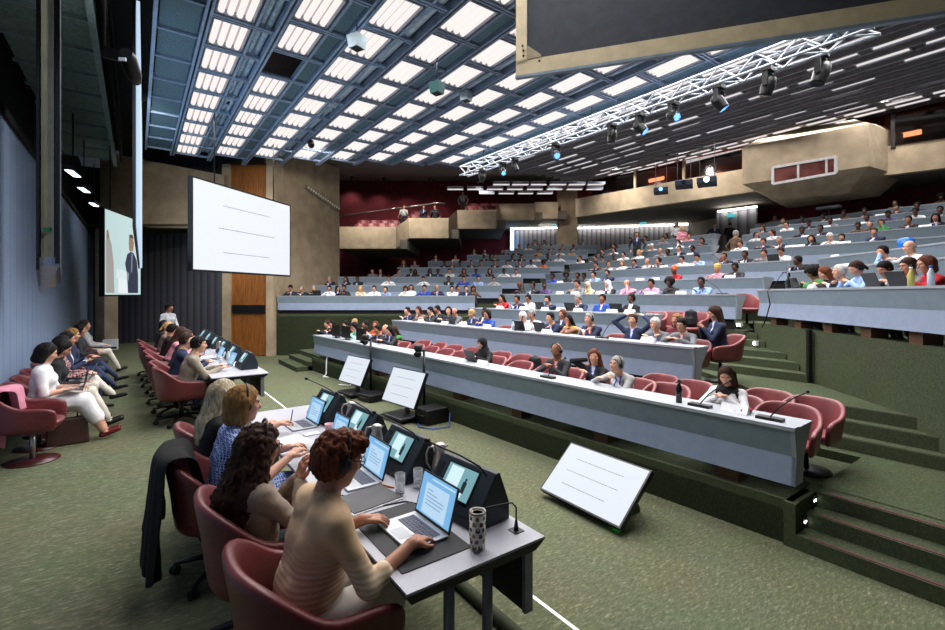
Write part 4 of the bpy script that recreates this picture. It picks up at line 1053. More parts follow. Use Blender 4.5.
# video projectors above the seats
def projector(label, px, py, d, lit, s_=1.0):
    p = D(px, d, zat(py, d)); t = thing('video_projector', label, 'projector', p, math.atan2(-p.y+2, -p.x+2), 'projectors hung over the seats'); t.scale = (s_,)*3
    MB().box(-.45,.45,-.38,.38,-.14,.14).build('body', mat('projector_case', (.16,.18,.22), .4), t, bevel=.03)
    MB().tube([(.44,.0,.0),(.52,0,0)], .12, 16).build('lens_barrel', BLACK, t)
    MB().tube([(.515,.0,.0),(.535,0,0)], .10, 16).build('lens', mat('projector_beam', (.55,.75,1), emit=40) if lit else (BLU if px < 680 else DLN), t)
    for sx, sy in ((-.35,-.3),(.35,.3)): MB().tube([(sx,sy,.14),(sx,sy,2.6)], .012, 6).build('hanger', GREYM, t)
projector('video projector with a glaring blue-white lens', 707, 182, 19, True, .95)
projector('dark video projector left of the glaring one', 684, 184.5, 21, False, .95)
projector('dark video projector with a yellow mark, farthest left', 661, 191, 22.5, False, .85)
# loudspeakers hung from the front grid
for i, (px, py, d, l) in enumerate(((357,42,8.3,'small pale box loudspeaker hung below the third light column'),(437,88,9.6,'dark green box loudspeaker hung below the front grid'),(318,90,11.8,'pale box loudspeaker hung below the second dark tile strip'),(334,152,17.5,'small pale box loudspeaker near the concrete wall'),(466,96,11.2,'grey box by the duct of the fifth light column'))):
    p = D(px, d, zat(py, d)); t = thing('ceiling_loudspeaker', l, 'loudspeaker', p, .4, 'loudspeakers under the front grid')
    MB().hexa([(-.1,-.1,-.12),(.1,-.1,-.12),(.1,.1,-.12),(-.1,.1,-.12),(-.13,-.13,.1),(.13,-.13,.1),(.13,.13,.1),(-.13,.13,.1)]).build('cabinet', mat('speaker_pale', (.62,.70,.74), .5) if i != 1 else mat('speaker_green', (.16,.33,.33), .5), t)
    MB().box(-.08,.08,-.08,.08,-.125,-.119).build('grille', DGREY, t); MB().tube([(0,0,.1),(0,0,HC-p.z+.1)], .012, 6).build('hanger', BLACK, t)
# ---- audience chairs (front rows and those in the aisles)
BCH = {k: None for k in ()}
def on_bench(key, px, off):
    for (kk, P0, P1, n, zt, pl) in BENCH:
        if kk == key:
            r = ray(px); n2 = n; d = (P0+n2*off).dot(n2)/Vector((r.x,r.y,0)).dot(n2)
            return Vector((r.x*d, r.y*d, pl)), math.atan2(-n2.y, -n2.x)
bc = make_chair('x', 'plain', 'audience armchairs', LEATHB, back=.82); bused = False
def achair(key, px, off, label, turn=0.0):
    global bused
    p, rz = on_bench(key, px, off)
    if not bused: bused = True; bc.location = p; bc.rotation_euler = (0,0,rz+turn); bc['label'] = label; return bc
    return dup(bc, p, rz+turn, label, 'audience armchairs')
# ------------------------------------------------------------------ people: bodies grown from a signed distance field, one continuous surface each
V3 = lambda *a: np.array(a, dtype=float)
def nrm_(v): return v/(np.linalg.norm(v)+1e-9)
class Fig:
    def __init__(s): s.p = []
    def cone(s, a, b, ra, rb, tag, k=.02): s.p.append(('c', V3(*a), V3(*b), ra, rb, tag, k)); return s
    def ell(s, c, r, tag, k=.02, R=None): s.p.append(('e', V3(*c), V3(*r), np.eye(3) if R is None else R, 0, tag, k)); return s
    def cut(s, c, r, R=None): s.p.append(('x', V3(*c), V3(*r), np.eye(3) if R is None else R, 0, -1, 0)); return s
def _bbox(q, m):
    t, a, b, c, d, tg, k = q
    if t == 'c':
        r = max(c, d)+m; return np.minimum(a, b)-r, np.maximum(a, b)+r
    r = max(b)+m; return a-r, a+r
def _dist(q, P):
    t, a, b, c, d, tg, k = q
    if t == 'c':
        ba = b-a; h = np.clip(((P-a)@ba)/max(ba@ba, 1e-9), 0, 1)
        return np.linalg.norm(P-a-h[..., None]*ba, axis=-1)-(c+(d-c)*h)
    X = (P-a)@c.T
    k0 = np.linalg.norm(X/b, axis=-1); k1 = np.linalg.norm(X/(b*b), axis=-1)+1e-9
    return k0*(k0-1)/k1
def field_mesh(prims, h, noise=None, inflate=0.0):
    solid = [q for q in prims if q[0] != 'x']
    m = 4*h+.03+inflate
    lo = np.min([_bbox(q, m)[0] for q in solid], axis=0); hi = np.max([_bbox(q, m)[1] for q in solid], axis=0)
    n = np.ceil((hi-lo)/h).astype(int)+1
    F = np.full(n, 1.0); T = np.zeros(n, np.int8); Bd = np.full(n, 9.0)
    ax = [lo[i]+h*np.arange(n[i]) for i in range(3)]
    for q in prims:
        a, b = _bbox(q, 3*h+(q[6] if q[0] != 'x' else .01)+inflate)
        i0 = np.maximum(((a-lo)/h).astype(int), 0); i1 = np.minimum(((b-lo)/h).astype(int)+2, n)
        if (i1 <= i0).any(): continue
        sl = tuple(slice(i0[i], i1[i]) for i in range(3))
        P = np.stack(np.meshgrid(*[ax[i][sl[i]] for i in range(3)], indexing='ij'), -1)
        d = _dist(q, P)
        if q[0] == 'x': F[sl] = np.maximum(F[sl], -d); continue
        d = d-inflate
        k = q[6]; f = F[sl]
        hh = np.maximum(k-np.abs(f-d), 0)/max(k, 1e-6)
        F[sl] = np.minimum(f, d)-hh*hh*k*.25
        bd = Bd[sl]; up = d < bd; T[sl] = np.where(up, q[5], T[sl]); Bd[sl] = np.minimum(bd, d)
    if noise is not None:
        P = np.stack(np.meshgrid(*ax, indexing='ij'), -1); near = np.abs(F) < .06
        F[near] += noise(P[near])
    return surface_nets(F, T, lo, h)
def surface_nets(F, T, lo, h):
    s = F < 0; nx, ny, nz = F.shape
    c = np.zeros((nx-1, ny-1, nz-1), np.int8)
    for i in (0,1):
        for j in (0,1):
            for k in (0,1): c += s[i:nx-1+i, j:ny-1+j, k:nz-1+k]
    act = (c > 0) & (c < 8); I = np.argwhere(act); idx = np.full(act.shape, -1, np.int64); idx[act] = np.arange(len(I))
    acc = np.zeros((len(I), 3)); cnt = np.zeros(len(I))
    cor = [(i,j,k) for i in (0,1) for j in (0,1) for k in (0,1)]
    for a in cor:
        for ax_ in range(3):
            if a[ax_]: continue
            b = list(a); b[ax_] = 1
            fa = F[I[:,0]+a[0], I[:,1]+a[1], I[:,2]+a[2]]; fb = F[I[:,0]+b[0], I[:,1]+b[1], I[:,2]+b[2]]
            x = (fa < 0) != (fb < 0); t = np.where(x, fa/(fa-fb+1e-12), 0)
            p = np.tile(np.array(a, float), (len(I), 1)); p[:, ax_] += t
            acc[x] += p[x]; cnt[x] += 1
    V = lo+h*(I+acc/np.maximum(cnt, 1)[:, None])
    tg = T[I[:,0], I[:,1], I[:,2]]
    faces = []
    for ax_ in range(3):
        o = [a for a in range(3) if a != ax_]
        sl0 = [slice(None)]*3; sl1 = [slice(None)]*3; sl0[ax_] = slice(0,-1); sl1[ax_] = slice(1,None)
        E = s[tuple(sl0)] != s[tuple(sl1)]; e = np.argwhere(E)
        ok = np.all([(e[:,a] > 0) & (e[:,a] < F.shape[a]-1) for a in o], axis=0); e = e[ok]
        if not len(e): continue
        def cell(d0, d1):
            q = e.copy(); q[:, o[0]] += d0; q[:, o[1]] += d1; return idx[q[:,0], q[:,1], q[:,2]]
        Q = np.stack([cell(-1,-1), cell(0,-1), cell(0,0), cell(-1,0)], 1)
        ins = s[e[:,0], e[:,1], e[:,2]]
        flip = ins if ax_ != 1 else ~ins
        Q[~flip] = Q[~flip][:, ::-1]; faces.append(Q)
    Fc = np.concatenate(faces); Fc = Fc[(Fc >= 0).all(1)]
    return V, Fc, tg
def drop_islands(V, Fc, T, keep=.05):
    p = np.arange(len(V))
    e = np.concatenate([Fc[:, [0,1]], Fc[:, [1,2]], Fc[:, [2,3]]])
    for _ in range(400):
        m = np.minimum(p[e[:,0]], p[e[:,1]]); q = p.copy(); np.minimum.at(q, e[:,0], m); np.minimum.at(q, e[:,1], m); q = q[q]
        if (q == p).all(): break
        p = q
    c = np.bincount(p, minlength=len(V)); return V, Fc[c[p[Fc[:,0]]] > keep*len(V)], T
def np_mesh(name, parts, nslots, smooth_iter=0):
    """parts: list of (V, F, tags)"""
    Vs, Fs, Ts = [], [], []; o = 0
    for V, Fc, tg in parts:
        if smooth_iter:
            e = np.concatenate([Fc[:, [0,1]], Fc[:, [1,2]], Fc[:, [2,3]], Fc[:, [3,0]]])
            for _ in range(smooth_iter):
                A = np.zeros_like(V); c = np.zeros(len(V)); np.add.at(A, e[:,0], V[e[:,1]]); np.add.at(c, e[:,0], 1)
                V = V*.5+.5*A/np.maximum(c, 1)[:, None]
        Vs.append(V); Fs.append(Fc+o); Ts.append(tg[Fc[:,0]] if len(tg) == len(V) else tg); o += len(V)
    V = np.concatenate(Vs); Fc = np.concatenate(Fs); T = np.concatenate(Ts)
    me = bpy.data.meshes.new(name); me.vertices.add(len(V)); me.vertices.foreach_set('co', V.astype(np.float32).ravel())
    me.loops.add(len(Fc)*4); me.loops.foreach_set('vertex_index', Fc.astype(np.int32).ravel())
    me.polygons.add(len(Fc)); me.polygons.foreach_set('loop_start', np.arange(0, len(Fc)*4, 4, dtype=np.int32)); me.polygons.foreach_set('loop_total', np.full(len(Fc), 4, np.int32))
    for i in range(nslots): me.materials.append(None)
    me.polygons.foreach_set('material_index', T.astype(np.int32)); me.polygons.foreach_set('use_smooth', np.ones(len(Fc), bool))
    me.update(calc_edges=True); me.validate()
    bm = bmesh.new(); bm.from_mesh(me); bmesh.ops.recalc_face_normals(bm, faces=bm.faces); bm.to_mesh(me); bm.free()
    return me
def rot(yaw, pitch, roll=0.0):
    cy, sy, cp, sp, cr, sr = math.cos(yaw), math.sin(yaw), math.cos(pitch), math.sin(pitch), math.cos(roll), math.sin(roll)
    Z = np.array([[cy,-sy,0],[sy,cy,0],[0,0,1]]); Y = np.array([[cp,0,sp],[0,1,0],[-sp,0,cp]]); X = np.array([[1,0,0],[0,cr,-sr],[0,sr,cr]])
    return Z@Y@X            # columns: forward, left, up ; positive pitch looks down
SKIN, TOPS, BOT, SHIRT, ACC, SHOE, EYEM, LIP = range(8)
def ik(S, H, l1, l2, pole):
    d = H-S; L = np.linalg.norm(d); L2 = min(L, (l1+l2)*.995); dn = d/L
    a = (l1*l1-l2*l2+L2*L2)/(2*L2); hgt = math.sqrt(max(l1*l1-a*a, 0)); pl = pole-dn*(pole@dn); pl = nrm_(pl)
    return S+dn*a+pl*hgt, S+dn*L2
def hand(f, W, fd, pn, side, curl=(.5,.6), spread=.0, point=None):
    """five-fingered hand: W wrist, fd finger direction, pn palm normal, side +1 thumb towards fd x pn"""
    fd = nrm_(fd); pn = nrm_(pn-fd*(pn@fd)); s_ = np.cross(fd, pn)*side
    for i, o in enumerate((.030,.010,-.010,-.029)):
        kn = W+fd*(.088-.005*abs(i-1))+s_*o*1.12-pn*.0
        f.cone(W+fd*.012+s_*o*.55, kn, .0145, .0115, SKIN, .012)
        L = (.072,.080,.074,.058)[i]; b1, b2 = curl
        if point is not None and i == point: b1, b2 = .1, .1
        d1 = nrm_(fd*math.cos(b1)+pn*math.sin(b1)+s_*spread*(1.5-i)); d2 = nrm_(fd*math.cos(b1+b2)+pn*math.sin(b1+b2)+s_*spread*(1.5-i)); d3 = nrm_(fd*math.cos(b1+b2*1.7)+pn*math.sin(b1+b2*1.7))
        p1 = kn+d1*L*.45; p2 = p1+d2*L*.32; p3 = p2+d3*L*.23
        f.cone(kn, p1, .0093, .0082, SKIN, .004); f.cone(p1, p2, .0082, .0076, SKIN, .002); f.cone(p2, p3, .0076, .0060, SKIN, .002)
    t0 = W+fd*.022+s_*.020; d = nrm_(fd*.62+s_*.62+pn*.35); t1 = t0+d*.042; d2 = nrm_(fd*.9+s_*.25+pn*.3); t2 = t1+d2*.034; t3 = t2+nrm_(fd+pn*.2)*.024
    f.cone(t0, t1, .016, .0125, SKIN, .012); f.cone(t1, t2, .0115, .0095, SKIN, .005); f.cone(t2, t3, .0095, .0075, SKIN, .004)
def figure(lean=12, yaw=0, pitch=8, twist=0, hl=(.42,.13,.78), hr=(.42,-.13,.78), fem=False, pose='sit', sleeve=1.0, hip=(0,0,.55), wide=1.0, legs='chair', headf=.03, polel=None, poler=None, fingers=False, fl=None, fr=None, curl=(.5,.6), roll=0, skirt=False, face=True, tunic=False):
    """local frame: +x forward, +y left, z up; sitting on a seat whose top is z=.47 with hips near x=-.05"""
    B, Hd, Hn = Fig(), {}, Fig()
    hp = V3(*hip); la = math.radians(lean)
    up = V3(math.sin(la), 0, math.cos(la)); fw = V3(math.cos(la), 0, -math.sin(la)); lf = V3(0,1,0)
    tw = math.radians(twist); Rz = rot(tw, 0)
    lf2 = Rz@lf
    sw = (.165 if fem else .19)*wide; hipw = (.10 if fem else .085)*wide
    top = TOPS
    # pelvis and torso
    for sy in (-1,1):
        B.cone(hp+lf*sy*.055*wide-up*.01, hp+lf*sy*.05*wide+up*.10, .105*wide, .098*wide, top if tunic else BOT, .06)
        B.cone(hp+lf*sy*.05*wide+up*.10, hp+lf2*sy*.062*wide+up*.28+fw*.012, (.098 if fem else .105)*wide, (.098 if fem else .108)*wide, top, .06)
        B.cone(hp+lf2*sy*.065*wide+up*.28+fw*.012, hp+lf2*sy*.085*wide+up*.40, (.098 if fem else .108)*wide, .085, top, .06)
    if fem:
        for sy in (-1,1): B.ell(hp+lf2*sy*.07+up*.315+fw*.085, (.058,.06,.06), top, .05)
    if fem or wide > 1.05: B.ell(hp+up*.14+fw*.06*wide, (.08*wide,.11*wide,.10), top, .06)
    nb = hp+up*.475+fw*.005; hdc = hp+up*.648+V3(headf,0,0)
    Sl, Sr = hp+up*.415+lf2*sw, hp+up*.415-lf2*sw
    B.cone(nb-up*.05-lf2*.04, Sr, .062, .058, top, .05); B.cone(nb-up*.05+lf2*.04, Sl, .062, .058, top, .05)
    B.cone(nb-up*.03, nb+up*.015, .064, .056, top, .02)
    # head
    R = rot(math.radians(yaw), math.radians(pitch), math.radians(roll)); f_, l_, u_ = R[:,0], R[:,1], R[:,2]
    B.cone(nb, hdc-u_*.07-f_*.02, .055 if fem else .064, .053 if fem else .060, SKIN, .03)
    B.ell(hdc+u_*.022-f_*.012, (.098,.077,.094), SKIN, .02, R.T); B.ell(hdc+f_*.03-u_*.045, (.066,.058,.075), SKIN, .03, R.T)
    B.cone(hdc+f_*.062-u_*.102, hdc+f_*.03-u_*.09, .024, .03, SKIN, .03)
    if face:
        B.cone(hdc+f_*.087+u_*.012, hdc+f_*.107-u_*.026, .009, .0145, SKIN, .014)
        for sy in (-1,1):
            B.ell(hdc+f_*.072+l_*sy*.033+u_*.028, (.02,.026,.010), SKIN, .012, R.T)
            B.ell(hdc+f_*.079+l_*sy*.032+u_*.010, (.011,.015,.0085), EYEM, .003, R.T)
            B.ell(hdc+f_*.06+l_*sy*.042-u_*.022, (.028,.024,.024), SKIN, .02, R.T)
            B.ell(hdc+l_*sy*.078-f_*.008-u_*.006, (.017,.010,.031), SKIN, .006, R.T)
        B.ell(hdc+f_*.088-u_*.060, (.012,.023,.0075), LIP, .006, R.T)
    # arms
    hl, hr = V3(*hl), V3(*hr)
    pl = V3(-.25,.55,-1.0) if polel is None else V3(*polel); pr = V3(-.25,-.55,-1.0) if poler is None else V3(*poler)
    arms = []
    for S_, H_, P_, side, fd in ((Sl,hl,pl,1,fl),(Sr,hr,pr,-1,fr)):
        E, W = ik(S_, H_, .285, .255, P_)
        ru = .052 if fem else .058
        B.cone(S_, E, ru, ru*.80, top if sleeve > .25 else SKIN, .03)
        fdir = nrm_(W-E)
        if sleeve >= 1: B.cone(E, W-fdir*.015, ru*.80, .036, top, .02)
        elif sleeve > .5:
            mid = E+(W-E)*((sleeve-.5)*2); B.cone(E, mid, ru*.80, ru*.76, top, .02); B.cone(mid, W, .038, .027, SKIN, .012)
        else: B.cone(E, W, .040, .027, SKIN, .02)
        arms.append((E, W, fdir))
        d = nrm_(V3(*fd)) if fd is not None else fdir
        pn = V3(0,0,-1) if abs(d[2]) < .8 else V3(1,0,0)
        if fingers: hand(Hn, W, d, pn, float(side), curl, .11); B.cone(W, W+d*.03, .027, .024, SKIN, .01)
        else:
            B.ell(W+d*.055, (.055,.036,.02), SKIN, .015, np.stack([d, nrm_(np.cross(pn, d)), nrm_(np.cross(d, np.cross(pn, d)))]))
            sd_ = nrm_(np.cross(d, pn))
            for o in (-.022,-.007,.008,.022): B.cone(W+d*.08+sd_*o, W+d*.15+sd_*o*1.15+pn*.03, .0105, .009, SKIN, .006)
            B.cone(W+d*.03+sd_*.02*side, W+d*.085+sd_*.05*side+pn*.015, .013, .010, SKIN, .008)
    # legs
    for sy in (-1,1):
        h0 = hp+lf*sy*hipw+V3(.03,0,-.02)
        if legs == 'chair': K = V3(hp[0]+.45, sy*.10, .53); A = V3(hp[0]+.44, sy*.10, .09); toe = A+V3(.17,sy*.02,-.055)
        elif legs == 'tuck': K = V3(hp[0]+.43, sy*.09, .53); A = V3(hp[0]+.28, sy*.08, .09); toe = A+V3(.15,0,-.06)
        elif legs == 'fwd': K = V3(hp[0]+.45, sy*.08, .54); A = V3(hp[0]+.66, sy*.07, .09); toe = A+V3(.15,0,.02)
        elif legs == 'cross':
            if sy == 1: K = V3(hp[0]+.46, .02, .62); A = V3(hp[0]+.72, -.14, .36); toe = A+V3(.15,-.03,.0)
            else: K = V3(hp[0]+.46, -.08, .53); A = V3(hp[0]+.50, -.07, .09); toe = A+V3(.17,0,-.055)
        elif legs == 'stand': K = hp+V3(.02, sy*.10, -.42); A = hp+V3(-.01, sy*.11, -.83); toe = A+V3(.15,sy*.03,-.055)
        lm = BOT
        B.cone(h0, K, .085, .060, lm, .04); B.cone(K, A+(K-A)*.12, .058, .042 if not skirt else .048, lm if not skirt else SKIN, .02)
        B.cone(A+(K-A)*.2, A, .036, .030, SKIN if skirt else lm, .01)
        B.cone(A-V3(.03,0,.035), toe, .036, .030, SHOE, .02)
    if skirt:
        B.cone(hp+V3(.15,0,-.0), V3(hp[0]+.44,0,.52), .13, .11, BOT, .05)
        for sy in (-1,1): B.cone(K*V3(1,0,1)+V3(-.02,sy*.06,-.02), (K+(A-K)*.55)*V3(1,0,1)+V3(0,sy*.05,0), .095, .085, BOT, .05)
    info = dict(hd=hdc, R=R, nb=nb, up=up, fw=fw, Sl=Sl, Sr=Sr, arms=arms, hp=hp)
    return B, Hn, info
def jacket_tags(V, T, I, tie=True):
    """open collar: shirt wedge and lanyard or tie on the chest front"""
    nb, up, fw = I['nb'], I['up'], I['fw']
    d = V-nb; z = d@up; x = d@fw; y = d[:,1]
    front = (x > .015) & (z < .04) & (z > -.30) & (T == TOPS)
    wd = .062*np.clip((z+.30)/.33, 0, 1)
    T = T.copy(); T[front & (np.abs(y) < wd)] = SHIRT
    if tie:
        lan = front & (np.abs(np.abs(y)-.052*np.clip((z+.27)/.30, 0, 1)) < .013) & (z > -.27)
        T[lan] = ACC; T[front & (np.abs(y) < .016) & (z < -.2)] = ACC
    return T
def hair_fig(style, I):
    H = Fig(); c, R = I['hd'], I['R']; f, l, u = R[:,0], R[:,1], R[:,2]; RT = R.T
    if style == 'bald':
        H.ell(c-f*.03-u*.012, (.088,.084,.062), 0, .01, RT); H.cut(c+f*.075+u*.0, (.075,.12,.2), RT); H.cut(c+u*.085-f*.0, (.12,.12,.055), RT)
        return H, None
    if style == 'hijab':
        H.ell(c+u*.02-f*.012, (.113,.094,.115), 0, .03, RT); H.cone(c-u*.07-f*.02, I['nb']-I['up']*.02, .085, .11, 0, .05)
        H.cone(I['nb'], I['nb']-I['up']*.12+I['fw']*.05, .11, .12, 0, .05); H.cut(c+f*.105-u*.02, (.06,.06,.085), RT)
        return H, None
    H.ell(c+u*.028-f*.016, (.108,.090,.104), 0, .02, RT)
    if style in ('short','crop','quiff'):
        H.ell(c-f*.05-u*.035, (.062,.078,.06), 0, .03, RT)
        if style == 'quiff': H.ell(c+f*.06+u*.10, (.045,.055,.03), 0, .03, RT)
        H.cut(c+f*.085-u*.045, (.072,.13,.108), RT); H.cut(c-u*.13, (.2,.2,.07), RT)
        nz = lambda P: .005*vnoise(P*V3(75,75,40))
    elif style == 'wavy':
        H.ell(c-f*.04-u*.01, (.09,.098,.10), 0, .04, RT); H.ell(c+f*.05+u*.088, (.06,.08,.04), 0, .04, RT)
        H.cut(c+f*.098-u*.055, (.075,.15,.115), RT)
        nz = lambda P: .012*vnoise(P*V3(48,48,34)+7)+.006*vnoise(P*110)
    elif style == 'bob':
        for s_ in (-1,1): H.cone(c+l*s_*.07-f*.015+u*.02, c+l*s_*.072-f*.02-u*.10, .042, .045, 0, .03)
        H.cone(c-f*.07, c-f*.065-u*.10, .06, .06, 0, .04); H.cut(c+f*.092-u*.05, (.068,.10,.125), RT)
        nz = lambda P: .0035*vnoise(P*V3(80,80,7))+.0015*vnoise(P*V3(190,190,14))
    elif style == 'long':
        nb, up, fw = I['nb'], I['up'], I['fw']
        for s_ in (-1,1): H.cone(c+l*s_*.068-f*.02+u*.02, nb+V3(0,1,0)*s_*.085-fw*.05-up*.04, .042, .042, 0, .03); H.cone(nb+V3(0,1,0)*s_*.085-fw*.05-up*.04, nb+V3(0,1,0)*s_*.08-fw*.08-up*.16, .042, .03, 0, .03)
        H.cone(c-f*.07, nb-fw*.075-up*.08, .062, .07, 0, .04); H.cone(nb-fw*.075-up*.06, nb-fw*.095-up*.20, .07, .05, 0, .04)
        H.cut(c+f*.095-u*.05, (.068,.078,.125), RT)
        nz = lambda P: .004*vnoise(P*V3(70,70,7))+.002*vnoise(P*V3(180,180,12))
    elif style == 'curly':
        nb, up, fw = I['nb'], I['up'], I['fw']
        for s_ in (-1,1): H.cone(c+l*s_*.06-f*.02+u*.03, nb+V3(0,1,0)*s_*.11-fw*.03-up*.05, .065, .075, 0, .04); H.cone(nb+V3(0,1,0)*s_*.11-fw*.03-up*.05, nb+V3(0,1,0)*s_*.10-fw*.09-up*.22, .07, .045, 0, .04)
        H.cone(c-f*.06, nb-fw*.11-up*.12, .085, .10, 0, .05); H.cone(nb-fw*.12-up*.10, nb-fw*.155-up*.28, .09, .06, 0, .05)
        H.cut(c+f*.10-u*.055, (.070,.072,.115), RT)
        nz = lambda P: .013*vnoise(P*V3(34,34,26)+3)+.010*vnoise(P*V3(80,80,60))+.004*vnoise(P*150)
    elif style == 'tail':
        H.cone(c-f*.10+u*.03, c-f*.15-u*.10, .035, .022, 0, .02); H.ell(c-f*.05-u*.02, (.06,.08,.07), 0, .03, RT); H.cut(c+f*.085-u*.05, (.075,.13,.115), RT); H.cut(c-u*.14, (.09,.2,.06), RT)
        nz = lambda P: .003*np.sin(P@V3(120,80,30))
    elif style == 'bun':
        H.ell(c-f*.085+u*.075, (.045,.045,.042), 0, .02, RT); H.ell(c-f*.05-u*.02, (.06,.08,.07), 0, .03, RT); H.cut(c+f*.085-u*.05, (.075,.13,.115), RT); H.cut(c-u*.14, (.09,.2,.06), RT)
        nz = lambda P: .003*np.sin(P@V3(120,80,30))
    elif style == 'afro':
        H.ell(c+u*.03-f*.02, (.14,.135,.135), 0, .03, RT); H.cut(c+f*.12-u*.06, (.085,.11,.12), RT); H.cut(c-u*.15, (.09,.2,.06), RT)
        nz = lambda P: .010*vnoise(P*60)
    elif style == 'wrap':
        H.ell(c-f*.03+u*.09, (.10,.09,.07), 0, .03, RT); H.cut(c+f*.10-u*.06, (.075,.13,.12), RT); nz = None
    return H, nz
def headset(parent, I, m=None, g=1.0):
    c, R = I['hd'], I['R']; f, l, u = R[:,0], R[:,1], R[:,2]
    mb = MB(); pts = []
    for i in range(13):
        a = PI*i/12; pts.append(Vector(c+l*.102*g*math.cos(a)+u*(.142*g*math.sin(a)-.01)-f*.005))
    mb.tube(pts, .008, 8)
    band = mb.build('headphones', m or BLACK, parent)
    for s_ in (-1,1):
        M = Matrix.Translation(Vector(c+l*s_*.092*g-u*.012-f*.004)) @ Matrix([[*l, 0],[*f, 0],[*u, 0],[0,0,0,1]]).transposed() @ Matrix.Rotation(PI/2, 4, 'Y')
        MB().lathe([(0,-.014),(.03,-.012),(.036,0),(.03,.012),(0,.014)], 16, M=M).build('ear_cup', m or BLACK, band)
    return band
def spectacles(parent, I):
    c, R = I['hd'], I['R']; f, l, u = R[:,0], R[:,1], R[:,2]; mb = MB()
    for s_ in (-1,1):
        o = c+f*.104+l*s_*.034+u*.008
        mb.tube([Vector(o+l*.023*math.cos(2*PI*i/14)+u*.019*math.sin(2*PI*i/14)) for i in range(15)], .0022, 6, caps=False)
        mb.tube([Vector(o+l*s_*.022+u*.004), Vector(c+l*s_*.082-f*.0+u*.01)], .0022, 6)
    mb.tube([Vector(c+f*.106+l*.011+u*.01), Vector(c+f*.106-l*.011+u*.01)], .0022, 6)
    return mb.build('spectacles', BLACK, parent)
def vnoise(P):
    i = np.floor(P).astype(np.int64); f = P-i; u = f*f*(3-2*f); r = 0
    for dx in (0,1):
        for dy in (0,1):
            for dz in (0,1):
                n = ((i[...,0]+dx)*73856093) ^ ((i[...,1]+dy)*19349663) ^ ((i[...,2]+dz)*83492791)
                n = (n*1103515245+12345) & 0x7fffffff; n = ((n >> 8) ^ n) & 0xffff
                w = (u[...,0] if dx else 1-u[...,0])*(u[...,1] if dy else 1-u[...,1])*(u[...,2] if dz else 1-u[...,2]); r = r+w*(n/32767.5-1)
    return r
# ---- colours
SK = {'l': (.80,.60,.50), 'm': (.70,.49,.39), 't': (.58,.39,.29), 'd': (.34,.21,.16)}
HC_ = {'k': (.07,.06,.06), 'b': (.22,.14,.10), 'r': (.38,.20,.12), 'y': (.66,.53,.36), 'g': (.55,.54,.53), 'w': (.80,.79,.77), 'a': (.53,.39,.23), 'o': (.80,.45,.15), 'c': (.80,.76,.66), 'e': (.86,.85,.84)}
TC = {'navy': (.13,.17,.28), 'black': (.08,.08,.09), 'dark': (.15,.15,.17), 'grey': (.42,.43,.45), 'lightgrey': (.66,.66,.66), 'white': (.86,.86,.87), 'blue': (.16,.28,.62), 'lightblue': (.56,.68,.84), 'red': (.72,.13,.16), 'pink': (.84,.56,.62), 'lilac': (.74,.55,.74), 'green': (.22,.50,.25), 'mint': (.56,.77,.68), 'orange': (.80,.36,.20), 'beige': (.72,.62,.48), 'brown': (.35,.27,.20), 'purple': (.32,.26,.45), 'yellow': (.80,.66,.35), 'cream': (.83,.78,.64), 'maroon': (.38,.12,.16), 'teal': (.16,.40,.42), 'patterned': (.50,.40,.38)}
def skinm(k): return mat('skin_'+k, SK[k], .5, var=.05, nscale=20)
def hairm(k): return mat('hair_'+k, HC_[k], .75, spec=.2, var=.25, nscale=60, stretch=(1,1,.25), bump=.3)
def clothm(k): return mat('cloth_'+k, TC[k], .85, var=.06, nscale=14, bump=.15)
EYEMAT = mat('eye_dark', (.13,.10,.09), .25); LIPM = {}
def lipm(k): return mat('lip_'+k, tuple(x*y for x, y in zip(SK[k], (.92,.70,.70))), .5)
SHOEM = mat('dark_shoe', (.10,.09,.09), .4)
_PM = {}
POSE = {
 'type': dict(lean=10, pitch=14, hl=(.42,.12,.80), hr=(.42,-.12,.80)),
 'desk': dict(lean=16, pitch=4, hl=(.38,-.04,.79), hr=(.36,.06,.80)),
 'chin': dict(lean=18, pitch=6, yaw=12, hl=(.30,.05,1.10), hr=(.36,.05,.80), polel=(.4,.4,-1)),
 'lap': dict(lean=-4, pitch=2, hl=(.26,.06,.66), hr=(.26,-.06,.66)),
 'left': dict(lean=6, yaw=48, pitch=2, twist=14, hl=(.40,.14,.80), hr=(.40,-.10,.80)),
 'right': dict(lean=6, yaw=-48, pitch=2, twist=-14, hl=(.40,.12,.80), hr=(.40,-.14,.80)),
 'read': dict(lean=14, pitch=30, hl=(.34,.10,.80), hr=(.34,-.10,.80)),
 'head': dict(lean=2, pitch=0, yaw=8, hl=(-.02,.20,1.27), hr=(-.02,-.20,1.27), polel=(.35,1,.15), poler=(.35,-1,.15)),
 'phone': dict(lean=6, pitch=24, hl=(.30,.05,.93), hr=(.30,-.06,.93)),
 'lean': dict(lean=24, pitch=-6, yaw=-20, twist=-16, hl=(.40,.0,.79), hr=(.42,-.22,.79)),
 'touch': dict(lean=4, yaw=34, pitch=0, hl=(.30,.05,.82), hr=(.07,-.15,1.13), poler=(.3,-1,-.5)),
 'stand': dict(lean=2, pitch=4, hl=(.10,.24,-.02), hr=(.10,-.24,-.02), legs='stand', hip=(0,0,.90)),
 'standt': dict(lean=4, pitch=8, yaw=20, hl=(.28,.10,1.02), hr=(.28,-.12,1.05), legs='stand', hip=(0,0,.90)),
}
POSE['stand']['hl'] = (.05,.27,.86); POSE['stand']['hr'] = (.05,-.27,.86)
